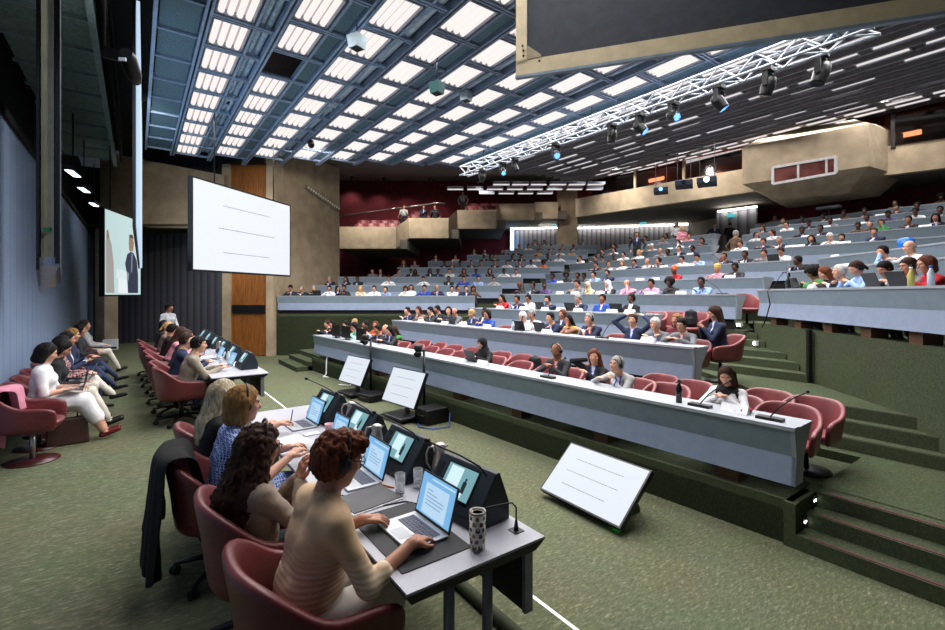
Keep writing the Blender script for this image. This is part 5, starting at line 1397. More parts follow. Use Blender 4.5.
def person_base(pose, fem, suit, sleeve, vox, wide, legs=None, hz=0.0):
    key = (pose, fem, suit, sleeve, vox, wide, legs, hz)
    if key in _PM: return _PM[key]
    kw = dict(POSE[pose]); kw.setdefault('legs', 'tuck')
    if legs: kw['legs'] = legs
    for s_ in ('hl', 'hr'):
        if hz and .7 < kw[s_][2] < .9: kw[s_] = (*kw[s_][:2], kw[s_][2]+hz)
    if hz: kw.setdefault('polel', (-.25,.9,-.5)); kw.setdefault('poler', (-.25,-.9,-.5))
    B, Hn, I = figure(fem=fem, sleeve=sleeve, wide=wide, **kw)
    V, Fc, T = field_mesh(B.p, vox)
    if suit == 'vest':
        d = V-I['hp']; T = T.copy(); T[(T == TOPS) & (np.abs(d[:,1]) < .135) & (d[:,0] < .13)] = SHIRT
    elif suit: T = jacket_tags(V, T, I, True)
    me = np_mesh('person_body', [(V, Fc, T)], 8)
    _PM[key] = (me, I, {}); return _PM[key]
def person(label, loc, rz, pose='type', fem=False, suit=True, sleeve=1.0, vox=.018, top='navy', bot='dark', shirt='white', acc='blue', skin='l', hair='short', hc='b', hs=False, specs=False, wide=1.0, group='people in the audience', legs=None, scale=1.0, hz=0.0):
    me, I, hm = person_base(pose, fem, suit, sleeve, vox, wide, legs, hz)
    o = bpy.data.objects.new('person', me); COL.objects.link(o); o.location = loc; o.rotation_euler = (0,0,rz); o.scale = (scale,)*3
    ms = [skinm(skin), clothm(top), clothm(bot), clothm(shirt), clothm(acc), SHOEM, EYEMAT, lipm(skin)]
    for i, m in enumerate(ms):
        if me.materials[i] is None: me.materials[i] = m
        o.material_slots[i].link = 'OBJECT'; o.material_slots[i].material = m
    tag(o, label, 'person', group)
    if hair != 'none':
        if hair not in hm:
            H, nz = hair_fig(hair, I); V, Fc, T = field_mesh(H.p, min(vox, .013), nz); hm[hair] = np_mesh('hair_mesh', [(V, Fc, T)], 1)
        h = bpy.data.objects.new('headscarf' if hair in ('hijab','wrap') else 'hair', hm[hair]); COL.objects.link(h); h.parent = o
        m = clothm({'c':'cream','e':'white','k':'black','o':'orange','y':'yellow'}.get(hc, 'black')) if hair in ('hijab','wrap') else hairm(hc)
        if hm[hair].materials[0] is None: hm[hair].materials[0] = m
        h.material_slots[0].link = 'OBJECT'; h.material_slots[0].material = m
    if hs: headset(o, I)
    if specs: spectacles(o, I)
    return o

def striped_knit():
    m = bpy.data.materials.new('striped_knit'); m.use_nodes = True; nt = m.node_tree; b = nt.nodes['Principled BSDF']; L = nt.links.new
    b.inputs['Roughness'].default_value = .85; b.inputs['Specular IOR Level'].default_value = .2
    tc = nt.nodes.new('ShaderNodeTexCoord'); sx = nt.nodes.new('ShaderNodeSeparateXYZ'); L(tc.outputs['Object'], sx.inputs[0])
    w = nt.nodes.new('ShaderNodeTexWave'); w.bands_direction = 'Z'; w.inputs['Scale'].default_value = 13; w.inputs['Distortion'].default_value = .8; L(tc.outputs['Object'], w.inputs['Vector'])
    mr = nt.nodes.new('ShaderNodeMapRange'); mr.inputs['From Min'].default_value = .86; mr.inputs['From Max'].default_value = .76; L(sx.outputs['Z'], mr.inputs['Value'])
    mr2 = nt.nodes.new('ShaderNodeMapRange'); mr2.inputs['From Min'].default_value = .56; mr2.inputs['From Max'].default_value = .62; L(sx.outputs['Z'], mr2.inputs['Value'])
    mu = nt.nodes.new('ShaderNodeMath'); mu.operation = 'MULTIPLY'; L(mr.outputs[0], mu.inputs[0]); L(mr2.outputs[0], mu.inputs[1])
    mu2 = nt.nodes.new('ShaderNodeMath'); mu2.operation = 'MULTIPLY'; L(mu.outputs[0], mu2.inputs[0]); L(w.outputs['Fac'], mu2.inputs[1])
    mx = nt.nodes.new('ShaderNodeMixRGB'); mx.inputs['Color1'].default_value = (*lin((.82,.69,.55)), 1); mx.inputs['Color2'].default_value = (*lin((.90,.84,.75)), 1); L(mu2.outputs[0], mx.inputs['Fac'])
    L(mx.outputs['Color'], b.inputs['Base Color']); return m
def printed_cloth(name, c1, c2, scale):
    m = bpy.data.materials.new(name); m.use_nodes = True; nt = m.node_tree; b = nt.nodes['Principled BSDF']; L = nt.links.new
    b.inputs['Roughness'].default_value = .8; b.inputs['Specular IOR Level'].default_value = .2
    tc = nt.nodes.new('ShaderNodeTexCoord'); v = nt.nodes.new('ShaderNodeTexVoronoi'); v.feature = 'DISTANCE_TO_EDGE'; v.inputs['Scale'].default_value = scale; v.inputs['Randomness'].default_value = .35
    L(tc.outputs['Object'], v.inputs['Vector']); r = nt.nodes.new('ShaderNodeValToRGB'); e = r.color_ramp.elements
    e[0].position = .07; e[0].color = (*lin(c2), 1); e[1].position = .11; e[1].color = (*lin(c1), 1); L(v.outputs['Distance'], r.inputs['Fac']); L(r.outputs['Color'], b.inputs['Base Color']); return m
def fold_noise(amp):
    return lambda P: amp*(1.5*vnoise(P*V3(13,13,24)+5)+.7*vnoise(P*V3(30,30,52)))
def detailed(label, loc, rz, vox, topm, botm, skin, hair, hc, group=None, fine_hands=True, suit=False, shirtm=None, accm=None, garments=True, topname='top', botname='trousers', hs=False, specs=False, shoem=None, fold=.004, hairm_=None, hvox=None, scale=1.0, **kw):
    B, Hn, I = figure(fingers=fine_hands, **kw)
    V, Fc, T = field_mesh(B.p, vox)
    if suit: T = jacket_tags(V, T, I, accm is not None)
    parts = [(V, Fc, T)]
    if fine_hands:
        for sel in (0, 1):
            n = len(Hn.p)//2; q = Hn.p[sel*n:(sel+1)*n]; parts.append(field_mesh(q, .0036 if vox < .01 else .005))
    me = np_mesh('person_body', parts, 8)
    o = bpy.data.objects.new('person', me); COL.objects.link(o); o.location = loc; o.rotation_euler = (0,0,rz); o.scale = (scale,)*3
    for i, m in enumerate([skinm(skin), topm, botm, shirtm or topm, accm or topm, shoem or SHOEM, EYEMAT, lipm(skin)]): me.materials[i] = m
    tag(o, label, 'person', group)
    if garments:
        for tg, nm, m, inf in ((TOPS, topname, topm, .007), (BOT, botname, botm, .005)):
            q = [p_ for p_ in B.p if p_[0] != 'x' and p_[5] == tg]
            V, Fc, T2 = field_mesh(q, vox, fold_noise(fold), inf)
            T2 = np.zeros(len(V), np.int8)
            g = np_mesh(nm, [(V, Fc, T2)], 1, 1); g.materials[0] = m
            c = bpy.data.objects.new(nm, g); COL.objects.link(c); c.parent = o
    if hair:
        H, nz = hair_fig(hair, I); V, Fc, T = field_mesh(H.p, hvox or vox, nz); V, Fc, T = drop_islands(V, Fc, T); hm = np_mesh('hair', [(V, Fc, T)], 1); hm.materials[0] = hairm_ or hairm(hc)
        h = bpy.data.objects.new('hair', hm); COL.objects.link(h); h.parent = o
    if hs: headset(o, I, g=1.0 if hs is True else hs)
    if specs: spectacles(o, I)
    return o, I
# ------------------------------------------------------------------ the audience: who sits where, read off the photograph
WORDS = {'navy':'navy','black':'black','dark':'charcoal','grey':'grey','lightgrey':'light grey','lightblue':'light blue'}
HW = {'k':'black','b':'dark brown','r':'auburn','y':'blond','g':'grey','w':'white','a':'light brown','o':'orange','c':'cream','e':'white'}
PW = {'type':'hands on the desk','desk':'arms folded on the desk','chin':'chin on one hand','lap':'leaning back','left':'turned to one side','right':'turned to the other side','read':'head bent down','phone':'holding a phone','lean':'leaning far over','touch':'hand at the hair','head':'both hands behind the head'}
ROWN = {}
for k in range(1, 11): ROWN['C%d'%k] = ['front','second','third','fourth','fifth','sixth','seventh','eighth','ninth','tenth'][k-1]+' centre bench'
for k in range(4, 12): ROWN['R%d'%k] = ['first','second','third','fourth','fifth','sixth','seventh','top'][k-4]+' right bench'
for k in range(1, 9): ROWN['L%d'%k] = ['first','second','third','fourth','fifth','sixth','seventh','top'][k-1]+' left bench'
# (pixel column, pose, sex, top, skin, hair style, hair colour, extras)
AUD = {
 'C1': [(331,'type','m','dark','l','short','b',''),(338,'desk','m','black','m','short','k',''),(350,'type','m','black','l','short','k',''),(354,'lap','f','orange','l','short','y','B'),(360,'read','f','mint','l','bob','k','n'),(365,'lap','f','black','m','long','k','B'),(371,'desk','m','lightblue','l','short','b','n'),(378,'left','f','orange','m','long','r','Bn'),(382,'type','m','dark','m','short','k',''),(391,'desk','m','navy','l','bald','g','B'),(394,'type','f','dark','l','long','k',''),(401,'chin','f','green','t','long','b','n'),
        (487,'type','f','black','l','hijab','k','n'),(560,'phone','m','dark','t','bald','g','hRt'),(597,'touch','f','black','l','long','r','l'),(626,'lean','m','lightgrey','l','short','g','hl'),(729,'phone','f','dark','l','long','b','h')],
 'C2': [(412,'desk','m','navy','l','short','k',''),(424,'chin','f','patterned','m','long','b','n'),(434,'type','m','dark','l','short','k',''),(441,'type','m','black','m','short','k',''),(451,'left','f','dark','l','bob','k',''),(459,'desk','m','grey','m','bald','k','t'),(475,'type','f','navy','l','tail','y','l'),(484,'lap','m','dark','d','short','k','B'),(491,'type','f','blue','m','bob','k','nl'),
        (528,'read','m','white','l','short','w','n'),(535,'type','m','white','m','short','g','nhl'),(556,'desk','m','navy','l','short','k','l'),(562,'lap','f','dark','m','long','r','B'),(575,'chin','f','yellow','t','long','k','n'),(595,'desk','m','navy','l','short','g','hto'),(634,'head','m','navy','l','short','b','l'),(660,'desk','m','grey','l','short','w','l'),(676,'lap','f','maroon','m','tail','a','Bn'),(686,'type','m','grey','l','short','k','tRs')],
 'C3': [(506,'desk','f','red','m','long','k','n'),(521,'desk','m','navy','t','short','k',''),(531,'type','m','white','t','short','k','n'),(553,'chin','m','navy','m','short','k',''),(582,'read','m','navy','l','short','g',''),(602,'lap','m','blue','t','short','k','l'),(631,'lap','f','black','d','bun','k','')],
 'C4': [(523,'read','f','dark','d','short','r','n'),(537,'chin','m','dark','d','short','k',''),(546,'left','m','purple','d','short','k','n'),(580,'type','m','grey','m','short','k','n'),(591,'desk','f','cream','m','hijab','c','n'),(612,'desk','f','dark','m','hijab','e',''),(631,'chin','m','pink','m','bald','k','nl'),(654,'type','m','lilac','t','short','k','n'),(674,'desk','f','dark','d','afro','k','n'),(704,'desk','m','lightblue','d','short','k','nl')],
 'C5': [(555,'type','m','blue','d','short','k','n'),(568,'left','f','dark','d','afro','k','n'),(581,'desk','m','dark','d','short','k','n'),(586,'type','m','grey','d','short','k','n'),(597,'desk','m','lightblue','m','short','k','l'),(611,'chin','m','navy','t','short','k','l'),(678,'desk','f','red','d','wrap','o','n'),(720,'type','f','pink','m','wrap','y','n'),(738,'type','m','dark','d','short','k','')],
 'C6': [(598,'type','m','dark','m','short','k',''),(610,'left','m','grey','m','short','k','n'),(624,'type','f','white','l','bob','a','n'),(636,'type','m','navy','m','short','k','l'),(650,'desk','m','white','m','bald','k','n'),(664,'lean','m','dark','m','short','k',''),(684,'type','m','white','m','short','k','n'),(700,'read','m','lightblue','m','short','k','n'),(727,'desk','m','dark','t','short','b','l'),(766,'type','m','grey','m','short','b','n'),(784,'read','m','white','m','short','b','n'),(748,'desk','m','dark','d','short','k','')],
 'C7': [(583,'desk','m','white','m','short','b','n'),(597,'type','m','dark','m','short','k','n'),(604,'read','m','dark','m','short','k',''),(615,'left','m','dark','d','short','k','n'),(626,'desk','m','white','m','short','k','n'),(641,'type','f','white','l','bob','y','n'),(662,'type','m','grey','m','bald','k','n'),(671,'desk','f','dark','d','short','k','n'),(679,'lap','m','dark','m','short','b',''),(695,'type','m','navy','d','short','k','')],
 'C8': [(604,'type','m','dark','m','short','k',''),(616,'type','f','white','m','long','k','n'),(654,'desk','m','lightgrey','m','short','w','n'),(651,'lap','m','dark','m','short','g','B'),(682,'chin','f','white','m','short','k','n'),(704,'read','f','dark','m','bob','b','n')],
 'C9': [(615,'type','m','dark','m','short','k',''),(640,'desk','m','dark','m','short','k',''),(665,'type','m','grey','m','short','b','n'),(690,'left','m','pink','m','short','r','n')],
 'C10': [(632,'type','m','dark','m','short','k',''),(648,'desk','m','navy','m','short','k',''),(668,'type','f','dark','m','bob','b','n')],
 'R4': [(823,'read','m','green','t','afro','k','nh'),(835,'read','f','black','l','long','r','n'),(851,'desk','m','dark','l','short','w',''),(868,'read','f','lightblue','l','tail','b','nh'),(897,'read','m','grey','m','short','k',''),(919,'type','m','grey','l','short','b','hls'),(938,'type','f','red','l','bob','r','hns')],
 'R5': [(806,'desk','m','black','d','short','k','l'),(895,'chin','m','lightblue','m','short','k','n'),(917,'type','m','white','l','bald','g','hn')],
 'R7': [(742,'type','m','white','m','short','b','n'),(765,'type','f','dark','m','tail','b',''),(782,'desk','m','navy','m','short','g',''),(814,'chin','f','black','m','long','k',''),(832,'read','m','white','l','short','w','n'),(845,'chin','m','dark','m','short','k','l'),(877,'chin','m','navy','m','short','b','')],
 'R8': [(757,'left','f','white','m','long','b','n'),(773,'right','f','white','m','long','b','n'),(803,'type','m','dark','d','short','k',''),(823,'desk','m','dark','d','short','k',''),(859,'type','f','brown','d','short','k','n'),(871,'desk','m','dark','m','bald','k',''),(884,'chin','f','green','t','short','b','n'),(910,'desk','m','dark','t','short','k','l'),(936,'type','f','black','m','long','k','')],
 'R9': [(764,'type','f','dark','m','long','b',''),(788,'desk','m','white','m','short','k','n'),(810,'read','m','dark','d','short','k',''),(831,'type','m','grey','d','short','k','n'),(868,'desk','m','dark','d','short','k',''),(889,'read','f','purple','d','short','k','n'),(916,'type','m','white','d','short','k','n'),(941,'desk','m','lightgrey','d','short','k','n')],
 'R10': [(785,'desk','m','lightgrey','m','short','b','n'),(803,'type','m','dark','d','short','k',''),(825,'read','m','dark','d','short','k',''),(845,'type','f','brown','d','bun','k','n'),(866,'desk','m','dark','d','short','k',''),(897,'type','m','dark','m','short','k',''),(918,'desk','m','navy','d','short','k','')],
 'R11': [(776,'type','m','grey','m','short','k','n'),(896,'desk','m','grey','m','short','b','n'),(942,'type','f','brown','d','afro','k','n')],
 'L1': [(292,'read','m','dark','m','short','k',''),(303,'desk','m','dark','l','short','g',''),(315,'type','m','dark','l','short','g',''),(330,'type','f','white','m','tail','k','n'),(338,'left','f','black','m','long','k',''),(345,'type','f','dark','t','bun','k','n'),(361,'desk','f','cream','l','bob','y','n'),(375,'type','m','white','l','short','b','n'),(386,'lean','m','lightblue','l','short','b','n'),(406,'read','f','white','m','bob','b','n'),(411,'lap','f','white','m','long','b','Bn'),(425,'type','m','blue','m','short','k','n'),(437,'type','m','navy','m','bald','k','l'),(452,'desk','m','white','m','short','k','n'),(458,'left','m','dark','m','short','b',''),(466,'chin','m','navy','l','short','k',''),(473,'read','f','brown','m','long','b','n')],
 'L2': [(331,'desk','m','dark','l','short','g',''),(347,'desk','f','black','t','long','k',''),(359,'chin','m','dark','d','short','k',''),(389,'type','m','white','m','short','b','n'),(424,'type','f','white','m','tail','k','n'),(449,'desk','m','dark','d','short','k',''),(464,'type','m','blue','m','short','k','n'),(478,'desk','m','lightblue','m','short','k','n'),(494,'type','f','lightgrey','m','short','k','n')],
 'L3': [(373,'desk','m','grey','m','short','k','n'),(381,'type','m','dark','m','bald','k',''),(399,'left','m','grey','m','short','k','n'),(411,'type','f','dark','d','short','k',''),(416,'desk','f','brown','d','bob','b','n'),(430,'chin','f','dark','d','long','k',''),(438,'type','m','navy','d','short','k','l'),(450,'desk','m','white','m','short','k','n'),(464,'type','f','dark','m','long','b','n'),(476,'type','f','blue','d','bun','k','n'),(490,'desk','f','dark','m','long','k','n'),(504,'type','m','white','d','short','k','n'),(516,'desk','m','white','m','short','b','n')],
 'L4': [(404,'type','f','dark','m','bob','a',''),(415,'desk','m','grey','m','short','k','n'),(445,'desk','m','dark','d','short','k',''),(452,'type','m','dark','m','bald','k',''),(460,'read','m','grey','d','short','k','n'),(471,'desk','m','navy','m','short','k',''),(481,'type','m','grey','m','short','b','n'),(495,'desk','m','dark','m','short','k',''),(507,'type','m','white','m','short','k','n'),(519,'desk','m','dark','m','short','k','l'),(531,'type','m','white','d','short','k','n'),(543,'desk','f','orange','d','afro','k','n')],
 'L5': [(436,'type','m','dark','m','short','k',''),(456,'desk','m','lightgrey','m','short','k','n'),(484,'type','f','dark','d','short','k',''),(490,'desk','m','grey','d','short','k','n'),(495,'type','m','dark','m','short','b',''),(512,'desk','m','dark','d','short','k',''),(521,'read','f','black','m','bob','b',''),(536,'type','m','white','m','short','k','n'),(547,'desk','m','dark','d','short','k',''),(559,'type','m','white','m','short','b','n')],
 'L6': [(474,'type','m','dark','m','short','k',''),(485,'desk','m','dark','m','short','b',''),(505,'type','m','dark','m','short','k',''),(516,'desk','m','black','m','short','k',''),(538,'type','f','yellow','m','short','b','n'),(549,'desk','m','dark','m','short','k',''),(560,'type','m','white','m','short','b','n'),(571,'desk','m','beige','m','short','b','n')],
 'L7': [(519,'type','m','grey','m','short','b','n'),(528,'type','m','white','m','short','k','n'),(540,'desk','m','dark','m','short','r','n'),(551,'type','m','navy','m','short','k',''),(562,'desk','m','black','m','short','k',''),(573,'type','m','dark','d','short','k','')],
 'L8': [(535,'type','m','dark','m','short','k',''),(544,'desk','m','dark','d','short','k',''),(583,'desk','m','dark','m','short','b','')],
}
def alabel(key, i, n, e, side):
    px, pose, sex, top, skin, hair, hc, ex = e
    cl = WORDS.get(top, top); 
    if 'n' not in ex: cl += ' jacket'
    else: cl += ' top'
    hr = {'bald':'bald','hijab':HW[hc]+' headscarf','wrap':HW[hc]+' headwrap','afro':'full curly hair','bun':'hair in a bun','tail':HW[hc]+' ponytail','long':'long '+HW[hc]+' hair','bob':HW[hc]+' bob','short':'short '+HW[hc]+' hair'}[hair]
    pos = ORD[i+1]+' from the left'
    return '%s, %s, %s on %s' % (cl.replace(' jacket',' jacketed').replace(' top',' topped')+' person', hr, pos, ROWN[key])
def seat_off(ex): return 1.40 if 'B' in ex else .80
npers = 0
for key, rows in AUD.items():
    rows = sorted(rows, key=lambda e: e[0]); n = len(rows); prevp = None
    for i, e in enumerate(rows):
        px, pose, sex, top, skin, hair, hc, ex = e
        p, rz = on_bench(key, px, seat_off(ex))
        near = key in ('C1','C2','R4'); mid = key in ('C3','C4','R5')
        vox = .0125 if near else .016 if mid else .021
        kw = dict(pose=pose, fem=sex == 'f', suit='n' not in ex or 'l' in ex, vox=vox, top=top, bot='dark', skin=skin, hair=hair, hc=hc, hs='h' in ex and near, specs='s' in ex and near)
        kw['shirt'] = 'white' if 'n' not in ex else top
        kw['acc'] = 'red' if 'R' in ex else 'orange' if 'o' in ex else 'blue' if 'l' in ex else ('blue' if 'n' in ex else random.choice(['blue','white','dark','blue']))
        if 'n' in ex and top in ('white','yellow') and sex == 'f' and px == 575: kw['sleeve'] = .2
        tz = random.uniform(-.12,.12)
        if 'B' not in ex and key not in ('R4','R5') and prevp is not None and (p-prevp).length < .46: p, rz = on_bench(key, px, 1.34); prevp = None
        else: prevp = p
        if px == 729: kw.update(suit='vest', top='white', shirt='black')
        person(alabel(key, i, n, e, ''), p, rz+tz, scale=random.uniform(.92,.96), hz=.13, **kw); npers += 1
# the woman at the end of the second bench, sitting in the aisle side-on
p = G(713, 383, .88); p = Vector((8.22, 4.02, .88))
person('person in navy jacket with long brown hair, side-on at the end of the second bench', p, PI*.78, 'phone', True, True, 1.0, .0125, top='navy', bot='dark', skin='l', hair='long', hc='b', acc='blue', legs='chair')
# people standing
def stander(label, px, py_head, key_plat, d, rz, **kw):
    q = D(px, d, key_plat); person(label, q, rz, **kw)
stander('standing person in a brown suit seen from behind among the right seats', 735, 229, ZD[7]-.80, 17.0, -.35, pose='stand', top='brown', bot='brown', hair='short', hc='g', suit=False, vox=.018, skin='m')
stander('standing person in a dark suit with a blue tie beside the centre aisle', 637, 240, ZD[8]-.80, 20.9, PI+.5, pose='stand', top='dark', bot='dark', hair='short', hc='b', suit=True, acc='blue', vox=.02, skin='m')
stander('standing person in a pale pink top among the upper centre seats', 682, 232, ZD[9]-.80, 22.6, PI+.9, pose='standt', fem=True, top='pink', bot='cream', hair='bob', hc='y', suit=False, vox=.02, skin='l')
stander('standing person in white behind the one in pink', 677, 230, ZD[10]-.80, 24.4, PI+.2, pose='standt', fem=True, top='white', bot='dark', hair='long', hc='k', suit=False, vox=.02, skin='m')
stander('standing person in a dark jacket near the narrow curtain', 714, 228, ZD[10]-.80, 24.6, PI+.7, pose='stand', top='navy', bot='dark', hair='short', hc='b', suit=True, vox=.02, skin='m')
stander('standing person in black before the narrow curtain', 730, 226, ZD[10]-.80, 24.2, .4, pose='standt', top='black', bot='dark', hair='short', hc='k', suit=False, vox=.02, skin='m')
stander('standing person with long hair at the right upper benches', 763, 228, ZD[9]-.80, 21.6, PI+.3, pose='standt', fem=True, top='dark', bot='dark', hair='long', hc='b', suit=False, vox=.02, skin='m')
# people and seats on the stepped balcony
bz = [zat(BAL[i][5], BAL[i][1])+.85 for i in range(5)]
bcl = [(0,(361,371.5,382,392)),(1,(414.5,)),(2,(470.5,481,491.5))]
bs_ = 0
for i, xs in bcl:
    for j, px in enumerate(xs):
        for r in (0,1):
            d = BAL[i][1]+1.15+.95*r; q = D(px+(3 if r else 0), d, bz[i]+.35*r)
            dup(bc, q, math.atan2(-CS, -SN), 'red balcony armchair, %s step from the left, %s row, %s along' % (ORD[i+1], ('front','rear')[r], ORD[j+1]), 'balcony armchairs')
S('floor_balcony_tier', MB().prism([tuple(D(345,28.3)[:2]), tuple(D(398,28.3)[:2]), tuple(D(398,32)[:2]), tuple(D(345,32)[:2])], bz[0], bz[0]+.35).prism([tuple(D(399,29.2)[:2]), tuple(D(455,29.2)[:2]), tuple(D(455,32.6)[:2]), tuple(D(399,32.6)[:2])], bz[1], bz[1]+.35).prism([tuple(D(458,30.2)[:2]), tuple(D(506,30.2)[:2]), tuple(D(506,33)[:2]), tuple(D(458,33)[:2])], bz[2], bz[2]+.35), CARPET2)
for px, i, r, kw, l in ((404,1,0,dict(pose='left',top='lightgrey',hair='short',hc='r',suit=False),'person in a pale shirt leaning on the balcony step edge'),(424,1,0,dict(pose='chin',top='dark',hair='short',hc='k',suit=True),'person in dark clothes seated at the second balcony step'),(435,1,0,dict(pose='type',top='dark',hair='short',hc='b',suit=False),'person beside the red seats of the second balcony step')):
    q = D(px, BAL[i][1]+1.15, bz[i]); dup(bc, q, math.atan2(-CS, -SN), 'red balcony armchair under the '+l[:40], 'balcony armchairs')['label'] = 'red balcony armchair under the '+{404:'person in a pale shirt leaning on the step edge',424:'person in dark clothes on the second step',435:'person right of the one in dark clothes'}[px]
    person(l, q, math.atan2(-CS, -SN), vox=.021, skin='m', group='people on the balcony', **kw)
q = D(463, BAL[2][1]+2.6, bz[2]+.35); person('person standing by the maroon wall on the third balcony step', q, PI+.8, 'stand', False, False, 1.0, .021, top='grey', bot='dark', hair='short', hc='k', skin='m', group='people on the balcony')
# chairs behind the front benches
for i, px in enumerate((343,356,366,376,386,396)): achair('C1', px, .80, 'red audience armchair at the front bench, occupied, %s from the left end' % ORD[i+1])
for i, px in enumerate((409,423,438,453,469)): achair('C1', px, .78, 'empty red armchair at the front bench, %s left of the woman in black' % ORD[5-i])
for i, px in enumerate((417,432,448,464,494)): achair('C1', px, 1.42, 'empty red armchair in the rear line of the front bench, %s from the left' % ORD[i+1], .1*(-1)**i)
achair('C1', 487, .80, 'red armchair of the woman in black at the front bench')
for px, off, l in ((512,.74,'empty red armchair at the front bench right of the woman in black'),(514,1.45,'empty red armchair behind the gap right of the woman in black'),(535,1.42,'red armchair carrying a black backpack'),(540,.74,'empty red armchair left of the man in the red tie'),(560,.80,'red armchair of the man in the red tie'),(582,1.40,'empty red armchair right of the man in the red tie'),(597,.80,'red armchair of the woman with her hand at her hair'),(628,.80,'red armchair of the man in the pale grey jacket'),(652,1.42,'empty red armchair right of the man in the pale grey jacket'),(661,.80,'empty low red armchair left of the black bottle'),(684,1.30,'empty red armchair behind the black bottle'),(731,.80,'red armchair of the woman in the dark vest'),(760,1.42,'empty red armchair right of the woman in the dark vest'),(783,.74,'empty red armchair at the right end of the front bench'),(806,1.36,'empty red armchair nearest the right aisle steps')):
    achair('C1', px, off, l, .08 if px % 2 else -.1)
for px, off, l in ((500,.7,'empty red armchair at the second bench beside the blue dress'),(612,.74,'empty red armchair left of the person with hands behind the head'),(634,.80,'red armchair of the person with hands behind the head'),(660,.80,'red armchair of the white haired person at the second bench'),(676,1.40,'red armchair of the person behind the second bench end'),(688,.80,'red armchair of the person in the red tie at the second bench')):
    achair('C2', px, off, l)
q = dup(bc, (8.22,4.02,.88), PI*.78, 'red armchair in the aisle under the woman in navy', 'audience armchairs')
for px, off, l in ((650,.75,'empty red armchair at the right end of the third bench'),(668,1.35,'empty red armchair behind the third bench end'),(691,1.35,'red armchair with a black bag behind the third bench')): achair('C3', px, off, l)
achair('C4', 747, .9, 'red armchair turned sideways in the gap before the right block', .9)
achair('C7', 716, 1.0, 'red armchair at the end of the seventh centre bench', .4)
# bags on chairs
def bag(label, key, px, off):
    p, rz = on_bench(key, px, off); t = thing('backpack', label, 'bag', p+Vector((0,0,.49)), rz, 'bags on the audience chairs')
    f = Fig()
    for sy in (-.085,.085):
        for sx in (-.04,.05): f.cone((sx,sy,.06), (sx*.7,sy*.8,.31), .058, .05, 0, .05)
    f.cone((.10,-.05,.07), (.10,-.05,.17), .045, .04, 0, .04).cone((.10,.05,.07), (.10,.05,.17), .045, .04, 0, .04).cone((0,0,.06), (0,0,.3), .09, .07, 0, .05)
    V, Fc, T = field_mesh(f.p, .016); me = np_mesh('bag_body', [(V, Fc, T)], 1); o = bpy.data.objects.new('body', me); COL.objects.link(o); o.parent = t; me.materials[0] = clothm('black')
    MB().tube([(-.02,-.03,.33),(-.02,-.03,.38),(-.02,.03,.38),(-.02,.03,.33)], .01, 6).build('loop', BLACK, t)
bag('black backpack standing on a chair behind the front bench', 'C1', 535, 1.42)
bag('black bag on a red chair behind the third bench', 'C3', 691, 1.35)
# things on the benches: name cards, laptops, bottles, microphones
CARD = mat('white_card', (.90,.90,.91), .5)
def card(key, px, label, off=.25):
    p, rz = on_bench(key, px, off); 
    for (kk, P0, P1, n, zt, pl) in BENCH:
        if kk == key: z = zt-.011
    o = MB().extr([(-.05,0),(.05,0),(.0,.085)], (0,-.14,0), (1,0,0), (0,0,1), (0,.28,0)).build('name_card', CARD); o.location = (p.x,p.y,z); o.rotation_euler = (0,0,rz+random.uniform(-.2,.2))
    tag(o, label, 'name card', 'folded name cards on the benches')
CARDS = {'C1':(483,735),'C2':(421,445,463,487,547,648),'C3':(500,524,545,561,578,612,630),'C4':(560,600,650,681,575),'C5':(640,655,730,560),'C6':(610,664,690),'C7':(640,690,620),'C8':(640,670,692),'R5':(700+145,),'R6':(835,),'R7':(845,790,800),'R8':(806,925),'R9':(826,860),'R10':(836,880),'L1':(369,410),'L2':(385,),'C9':(650,680),'R4':(812,)}
for key, xs in CARDS.items():
    for i, px in enumerate(xs): card(key, px, 'white folded name card on the %s, %s card from the left' % (ROWN[key], ORD[i+1]))
def benchtop(key, px, off):
    p, rz = on_bench(key, px, off)
    for (kk, P0, P1, n, zt, pl) in BENCH:
        if kk == key: return Vector((p.x,p.y,zt-.011)), rz
def alaptop(key, px, label, off=.34, dark=True):
    p, rz = benchtop(key, px, off); laptop(label, p+Vector((0,0,.0)), rz+random.uniform(-.1,.1), 112, body=DGREY if dark else SILV, group='laptops on the audience benches')
for key, px, l, dk in (('C1',472,'laptop before the woman in black at the front bench',True),('C2',452,'grey laptop before the bald person at the second bench',False),('C2',520,'dark laptop at the second bench left of the white shirts',True),('C2',541,'grey laptop right of the white shirts at the second bench',False),('C3',571,'black laptop on the third centre bench',True),('C3',541,'grey laptop on the third bench, left of the black one',False),('C3',617,'grey laptop between the blue jacket and the black jacket',False),('R4',874,'black laptop lid on the right front bench',True),('R4',900,'silver laptop on the right front bench',False),('C6',774,'dark blue laptop at the right end of the sixth centre bench',True),('L1',317,'silver laptop on the first left bench',False),('R4',797,'black tablet stand at the left end of the right front bench',True)):
    alaptop(key, px, l, .34, dk)
for key, px, l, col, h in (('C1',679,'black bottle standing on the front bench',(.07,.08,.09),.27),('C2',513,'clear water bottle on the second bench',(.80,.85,.88),.24),('R4',788,'dark green bottle on the right front bench',(.07,.16,.16),.27),('R4',911,'yellowish drink bottle on the right front bench',(.80,.78,.40),.26),('R4',931,'clear water bottle with blue cap on the right front bench',(.80,.86,.92),.26)):
    p, rz = benchtop(key, px, .2); bottle(l, p, col, h, .036, (.2,.35,.75) if 'blue' in l else (.9,.9,.9) if 'yell' in l else (.1,.1,.1), 'bottles on the audience benches')
p, rz = benchtop('C1', 745, .30)
tag(MB().ball((p.x,p.y,p.z+.03), (.09,.07,.035), 12).build('red_pouch', clothm('red')), 'small red pouch on the front bench near the woman in the vest', 'pouch')
